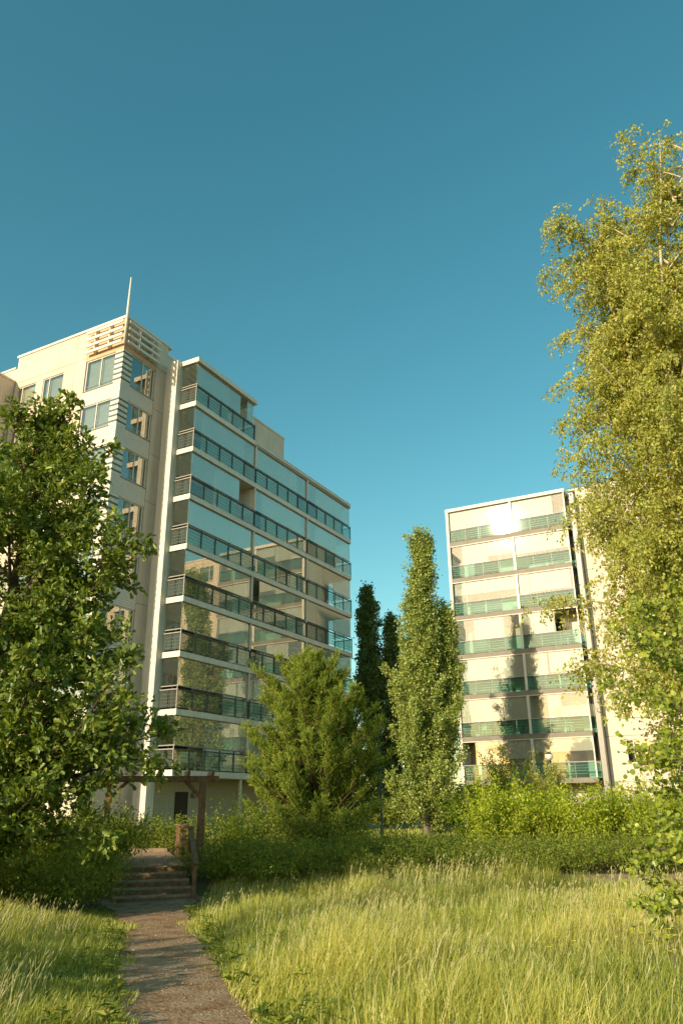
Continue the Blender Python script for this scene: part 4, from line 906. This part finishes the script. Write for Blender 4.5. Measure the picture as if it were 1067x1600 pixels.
def build_grass():
    root = empty('meadow_grass', (0, 12, 0), 0, 'tall pale green meadow grass on both sides of the dirt path', 'grass'); tag(root, kind='stuff')
    R, x, y, e = blades(265000, 1, 5.2, 23)
    n = len(x); z = terrain(x, y); pt = pnoise(x, y, .9, 5); pt2 = pnoise(x, y, 2.6, 6)
    hgt = (.07 + .36 * e ** .8) * R.uniform(.55, 1.25, n) * (1 + .26 * pt2 + .2 * pt) * np.where(x < -1, 1.05, 1.0) * np.where((x < 0) & (y > 17), .6, 1)
    wd = (.0020 + .00036 * y) * R.uniform(.7, 1.3, n); az = R.uniform(0, 6.283, n); wind = np.stack([.20 + .16 * pt, .05 + 0 * pt], 1) + R.normal(0, .34, (n, 2))
    a = np.stack([np.cos(az), np.sin(az), 0 * az], 1); P0 = np.stack([x, y, z - .02], 1)
    P1 = P0 + np.stack([wind[:, 0] * .25 * hgt, wind[:, 1] * .25 * hgt, .55 * hgt], 1); P2 = P0 + np.stack([wind[:, 0] * .8 * hgt, wind[:, 1] * .8 * hgt, hgt], 1)
    V = np.stack([P0 - a * wd[:, None], P0 + a * wd[:, None], P1 - a * wd[:, None] * .8, P1 + a * wd[:, None] * .8, P2 - a * wd[:, None] * .15, P2 + a * wd[:, None] * .15], 1)
    F = np.array([[0, 1, 3, 2], [2, 3, 5, 4]])[None] + (np.arange(n) * 6)[:, None, None]
    rnd = np.clip(.32 + .19 * pt + .13 * pt2 + R.normal(0, .16, n), 0, 1)
    V = V.reshape(-1, 3) - np.array(root.location)
    V = V.reshape(n, 6, 3); nr = y < 10.5; fr = ~nr
    put('blades', arr_mesh('blades', V[nr].reshape(-1, 3), F[:nr.sum()].reshape(-1, 4), np.repeat(rnd[nr], 6)), root, mat=GRASS, kind='stuff')
    Vf = V[fr][:, [0, 1, 5, 4]].reshape(-1, 3); put('far_blades', arr_mesh('far_blades', Vf, np.arange(len(Vf)).reshape(-1, 4), np.repeat(rnd[fr], 4)), root, mat=GRASS, kind='stuff')
    # flowering stalks with straw coloured heads
    R, x, y, e = blades(22000, 2, 5.2, 22.5); pt = pnoise(x, y, 1.1, 9); k = (R.uniform(0, 1, len(x)) < np.clip(.22 + .4 * pt, .02, 1)) & (e > .3); x, y, e, pt = x[k], y[k], e[k], pt[k]; n = len(x)
    z = terrain(x, y); h = (.30 + .34 * e) * R.uniform(.7, 1.2, n) * np.where((x < 0) & (y > 17), .6, 1); wind = np.stack([.2 + .12 * pt, .04 + 0 * pt], 1) + R.normal(0, .2, (n, 2)); az = R.uniform(0, 6.283, n)
    a = np.stack([np.cos(az), np.sin(az), 0 * az], 1); b = np.stack([-np.sin(az), np.cos(az), 0 * az], 1); wd = (.0013 + .00026 * y)[:, None]
    P0 = np.stack([x, y, z], 1); f3 = lambda t, q: P0 + np.stack([wind[:, 0] * q * h, wind[:, 1] * q * h, t * h], 1)
    P1, P2, P3 = f3(.5, .2), f3(.90, .50), f3(1.03, .68); M_ = (P2 + P3) / 2; hw = (.0032 + .00042 * y)[:, None] * R.uniform(.6, 1.5, (n, 1))
    V = np.stack([P0 - a * wd, P0 + a * wd, P1 - a * wd, P1 + a * wd, P2 - a * wd * .6, P2 + a * wd * .6, P2, M_ + a * hw, P3, M_ - a * hw, P2, M_ + b * hw, P3, M_ - b * hw], 1)
    F = np.array([[0, 1, 3, 2], [2, 3, 5, 4], [6, 7, 8, 9], [10, 11, 12, 13]])[None] + (np.arange(n) * 14)[:, None, None]
    put('seed_heads', arr_mesh('seed_heads', V.reshape(-1, 3) - np.array(root.location), F.reshape(-1, 4), np.repeat(np.clip(.45 + .2 * pt + R.normal(0, .2, n), 0, 1), 14)), root, mat=STRAW, kind='stuff')
build_grass()
# short grass on the banks and round the buildings
def build_verge():
    R = np.random.default_rng(12); n = 36000; y = R.uniform(23.5, 52, n); x = R.uniform(-.34, .45, n) * y
    k = ~((x < -3.9) & (x > -8.2) & (y < 30)) & ~((y > 42.6) & (y < 46.9) & (x > -1.8) & (x < 14.3)); x, y = x[k], y[k]; u = (x + 8.34) * math.sin(TH) + (y - 39.583) * math.cos(TH); v = -(x + 8.34) * math.cos(TH) + (y - 39.583) * math.sin(TH)
    k = ~((v > -.2) & (u > -4)); x, y = x[k], y[k]; n = len(x); z = terrain(x, y); h = R.uniform(.10, .28, n); az = R.uniform(0, 6.283, n); wd = (.012 + .0006 * y)
    a = np.stack([np.cos(az), np.sin(az), 0 * az], 1) * wd[:, None]; P0 = np.stack([x, y, z], 1); P2 = P0 + np.stack([R.normal(.03, .05, n), R.normal(0, .05, n), h], 1)
    V = np.stack([P0 - a, P0 + a, P2 + a * .2, P2 - a * .2], 1).reshape(-1, 3); F = np.arange(4 * n).reshape(-1, 4)
    put('verge_grass', arr_mesh('verge_grass', V, F, np.repeat(np.clip(R.normal(.35, .18, n), 0, 1), 4)), mat=GRASS, kind='stuff', label='short grass on the bank behind the hedge', cat='grass')
build_verge()
def flowers(name, cx, cy, rx, ry, n, seed, mat, size, h, label, leafn=0):
    R = np.random.default_rng(seed); e = empty(name, (cx, cy, zt_(cx, cy)), 0, label, 'flowers'); tag(e, kind='stuff')
    x = cx + R.normal(0, rx, n); y = cy + R.normal(0, ry, n); kk = meadow_ok(x, y) & meadow_ok(x - .25, y); x, y = x[kk], y[kk]; n = len(x); z = terrain(x, y) + h * R.uniform(.7, 1.1, n); c = np.stack([x, y, z], 1)
    LV = Leaves()
    for q in range(4):
        a = R.uniform(0, 6.283, n) + q * 1.57; T = np.stack([np.cos(a), np.sin(a), np.full(n, .5)], 1); LV.add(c, unit(T), unit(R.normal(0, .4, (n, 3)) + [0, 0, 1]), R.uniform(.7, 1.2, n) * size, R.uniform(0, 1, n))
    LV.obj(e, mat, RND_T, 'blossoms')
    W = Wood()
    for i in range(0, n, 2): W.add(np.array([[x[i], y[i], z[i] - h * .9], [x[i] + .01, y[i], z[i]]]), [.004, .003], 3)
    W.obj('stalks', e, STEM)
    if leafn:
        LV = Leaves(); x = cx + R.normal(0, rx, leafn); y = cy + R.normal(0, ry, leafn); z = terrain(x, y) + h * R.uniform(.1, 1.0, leafn)
        LV.add(np.stack([x, y, z], 1), unit(R.normal(0, 1, (leafn, 3))), unit(R.normal(0, .5, (leafn, 3)) + [0, 0, 1]), R.uniform(.04, .07, leafn), R.uniform(.0, .6, leafn)); LV.obj(e, LF_BRIGHT, RND_T, 'leaves')
flowers('clover_patch', 2.35, 14.2, .75, .45, 130, 1, PETAL_P, .018, .42, 'low patch of pinkish clover in the middle of the meadow', 2600)
flowers('white_wildflowers', 1.25, 9.6, .35, .5, 240, 2, PETAL_W, .010, .42, 'sprinkle of tiny white flowers in the near meadow', 0)
flowers('white_wildflowers', -.1, 12.6, 1.1, 1.6, 260, 3, PETAL_W, .011, .40, 'thin scatter of tiny white flowers at the path side of the meadow', 0)
def yellow(x, y, h, seed, label):
    R = np.random.default_rng(seed); e = empty('yellow_wildflower', (x, y, zt_(x, y)), 0, label, 'flower', 'yellow flowers in the meadow'); W = Wood(); LV = Leaves(); b = np.array([x, y, zt_(x, y)])
    for i in range(7):
        st, _ = limb(R, b, (R.normal(0, .16), R.normal(0, .16), 1), h * R.uniform(.82, 1.05), 4, .05); W.add(st, np.linspace(.004, .002, 5), 3); n = 9
        a = np.arange(n) * 6.283 / n; LV.add(np.repeat(st[-1:], n, 0), np.stack([np.cos(a), np.sin(a), .4 + 0 * a], 1), np.tile([0, 0, 1.], (n, 1)) + R.normal(0, .2, (n, 3)), R.uniform(.018, .028, n), R.uniform(0, 1, n))
    W.obj('stalks', e, STEM); LV.obj(e, PETAL_Y, RND_T, 'blossom', kind=None)
for i, (x, y, h, lb) in enumerate([(2.05, 8.3, .62, 'yellow wildflower near the bottom edge, leftmost of the yellow flowers'), (2.88, 9.35, .72, 'yellow wildflower standing highest in the picture among the yellow flowers'), (2.75, 8.55, .66, 'small yellow wildflower in the middle of the yellow flowers'),
                                   (2.95, 8.2, .64, 'yellow wildflower near the right edge of the meadow'), (3.0, 7.85, .6, 'yellow wildflower in the bottom right corner')]): yellow(x, y, h, 90 + i, lb)
# pale stones along the path
SR = np.random.default_rng(44)
def stone(x, y, r, label):
    n = 8; V = [(0, 0, -r * .3)]; 
    V = unit(SR.normal(0, 1, (16, 3))) * SR.uniform(.75, 1.1, (16, 1)) * [r, r * .8, r * .55]
    import bmesh
    bm = bmesh.new(); [bm.verts.new(v) for v in V]; bmesh.ops.convex_hull(bm, input=bm.verts); me = bpy.data.meshes.new('stone'); bm.to_mesh(me); bm.free()
    put('stone', me, None, (x, y, zt_(x, y) + r * .3 + .012), SAND, label=label, cat='stone', group='stones by the path')
stone(-2.15, 13.2, .055, 'pale stone at the right edge of the dirt path, nearer of two')
stone(-2.0, 13.9, .045, 'pale stone at the right edge of the dirt path, farther of two')

# broad-leaved weeds, gravel and fallen bits
def weeds():
    R = np.random.default_rng(61); e = empty('meadow_weeds', (0, 12, 0), 0, 'broad leaved weeds scattered through the meadow and along the path edge', 'weeds'); tag(e, kind='stuff'); LV = Leaves(); W = Wood()
    for i in range(150):
        y = R.uniform(6.5, 19); l = np.interp(y, PATH_Y, PATH_L); rr = np.interp(y, PATH_Y, PATH_R)
        x = rr + abs(R.normal(0, .35)) if i % 3 == 0 else (l - abs(R.normal(0, .4)) if i % 3 == 1 else R.uniform(rr, .42 * y)); b = np.array([x, y, zt_(x, y)]); h = R.uniform(.08, .42) * (1 if i % 3 == 2 else .5); n = int(R.integers(8, 20))
        f = R.uniform(.1, 1, n); a = R.uniform(0, 6.283, n); P = b + np.stack([R.normal(0, .05, n), R.normal(0, .05, n), f * h], 1); T = np.stack([np.cos(a), np.sin(a), R.uniform(.0, .7, n)], 1)
        LV.add(P, unit(T), unit(R.normal(0, .3, (n, 3)) + [0, 0, 1]), R.uniform(.06, .16, n), R.uniform(0, .8, n)); W.add(np.array([b, b + [.01, 0, h]]), [.005, .003], 3)
    W.obj('stalks', e, STEM); LV.obj(e, LF_FERN, LANCE_T, 'leaves')
weeds()
def gravel():
    R = np.random.default_rng(62); n = 3200; y = R.uniform(4.5, 20, n); l = np.interp(y, PATH_Y, PATH_L); rr = np.interp(y, PATH_Y, PATH_R); t = R.beta(.8, .8, n); x = l + (rr - l) * t; z = terrain(x, y) + .014
    tm = np.array([(1, 0, 0), (-1, 0, 0), (0, 1, 0), (0, -1, 0), (0, 0, .7), (0, 0, -.5)], float); F = np.array([[0, 2, 4], [2, 1, 4], [1, 3, 4], [3, 0, 4], [2, 0, 5], [1, 2, 5], [3, 1, 5], [0, 3, 5]])
    S = R.gamma(2, .0024, n) + .002; M = orient(R.normal(0, 1, (n, 3)), R.normal(0, 1, (n, 3))); V = np.einsum('nij,mj->nmi', M, tm) * S[:, None, None] + np.stack([x, y, z], 1)[:, None]
    me = arr_mesh('path_gravel', V.reshape(-1, 3), (F[None] + (np.arange(n) * 6)[:, None, None]).reshape(-1, 3)); put('path_gravel', me, mat=SAND, kind='stuff', label='loose pebbles strewn over the dirt path', cat='gravel')
gravel()
chair(spot(ML, 8.4, .8, LZ + 6 * ST + .002), RAD(40), STEEL, 'dark chair on the topmost long balcony of the left building, middle bay')
chair(spot(ML, 9.6, .8, LZ + 5 * ST + .002), RAD(140), WHITE2, 'white chair in the middle bay, two floors below the roof terrace of the left building')
chair(spot(ML, 2.2, .7, LZ + 4 * ST + .002), RAD(20), WHITE2, 'white chair behind the long curtain balcony near the column of the left building')
potted(spot(ML, 9.3, .45, LZ + 3 * ST + .002), .6, .25, 'bushy pot plant in the middle bay of the left building, half way up', None, 7)
potted(spot(ML, 14.0, .45, LZ + 6 * ST + .002), .5, .22, 'pot plant in the far bay of the topmost long left balcony', None, 8)
potted(spot(MR, 5.6, .45, RZ + 4 * ST + .002), .45, .22, 'small pot plant behind the railing glass high on the right building', None, 9)
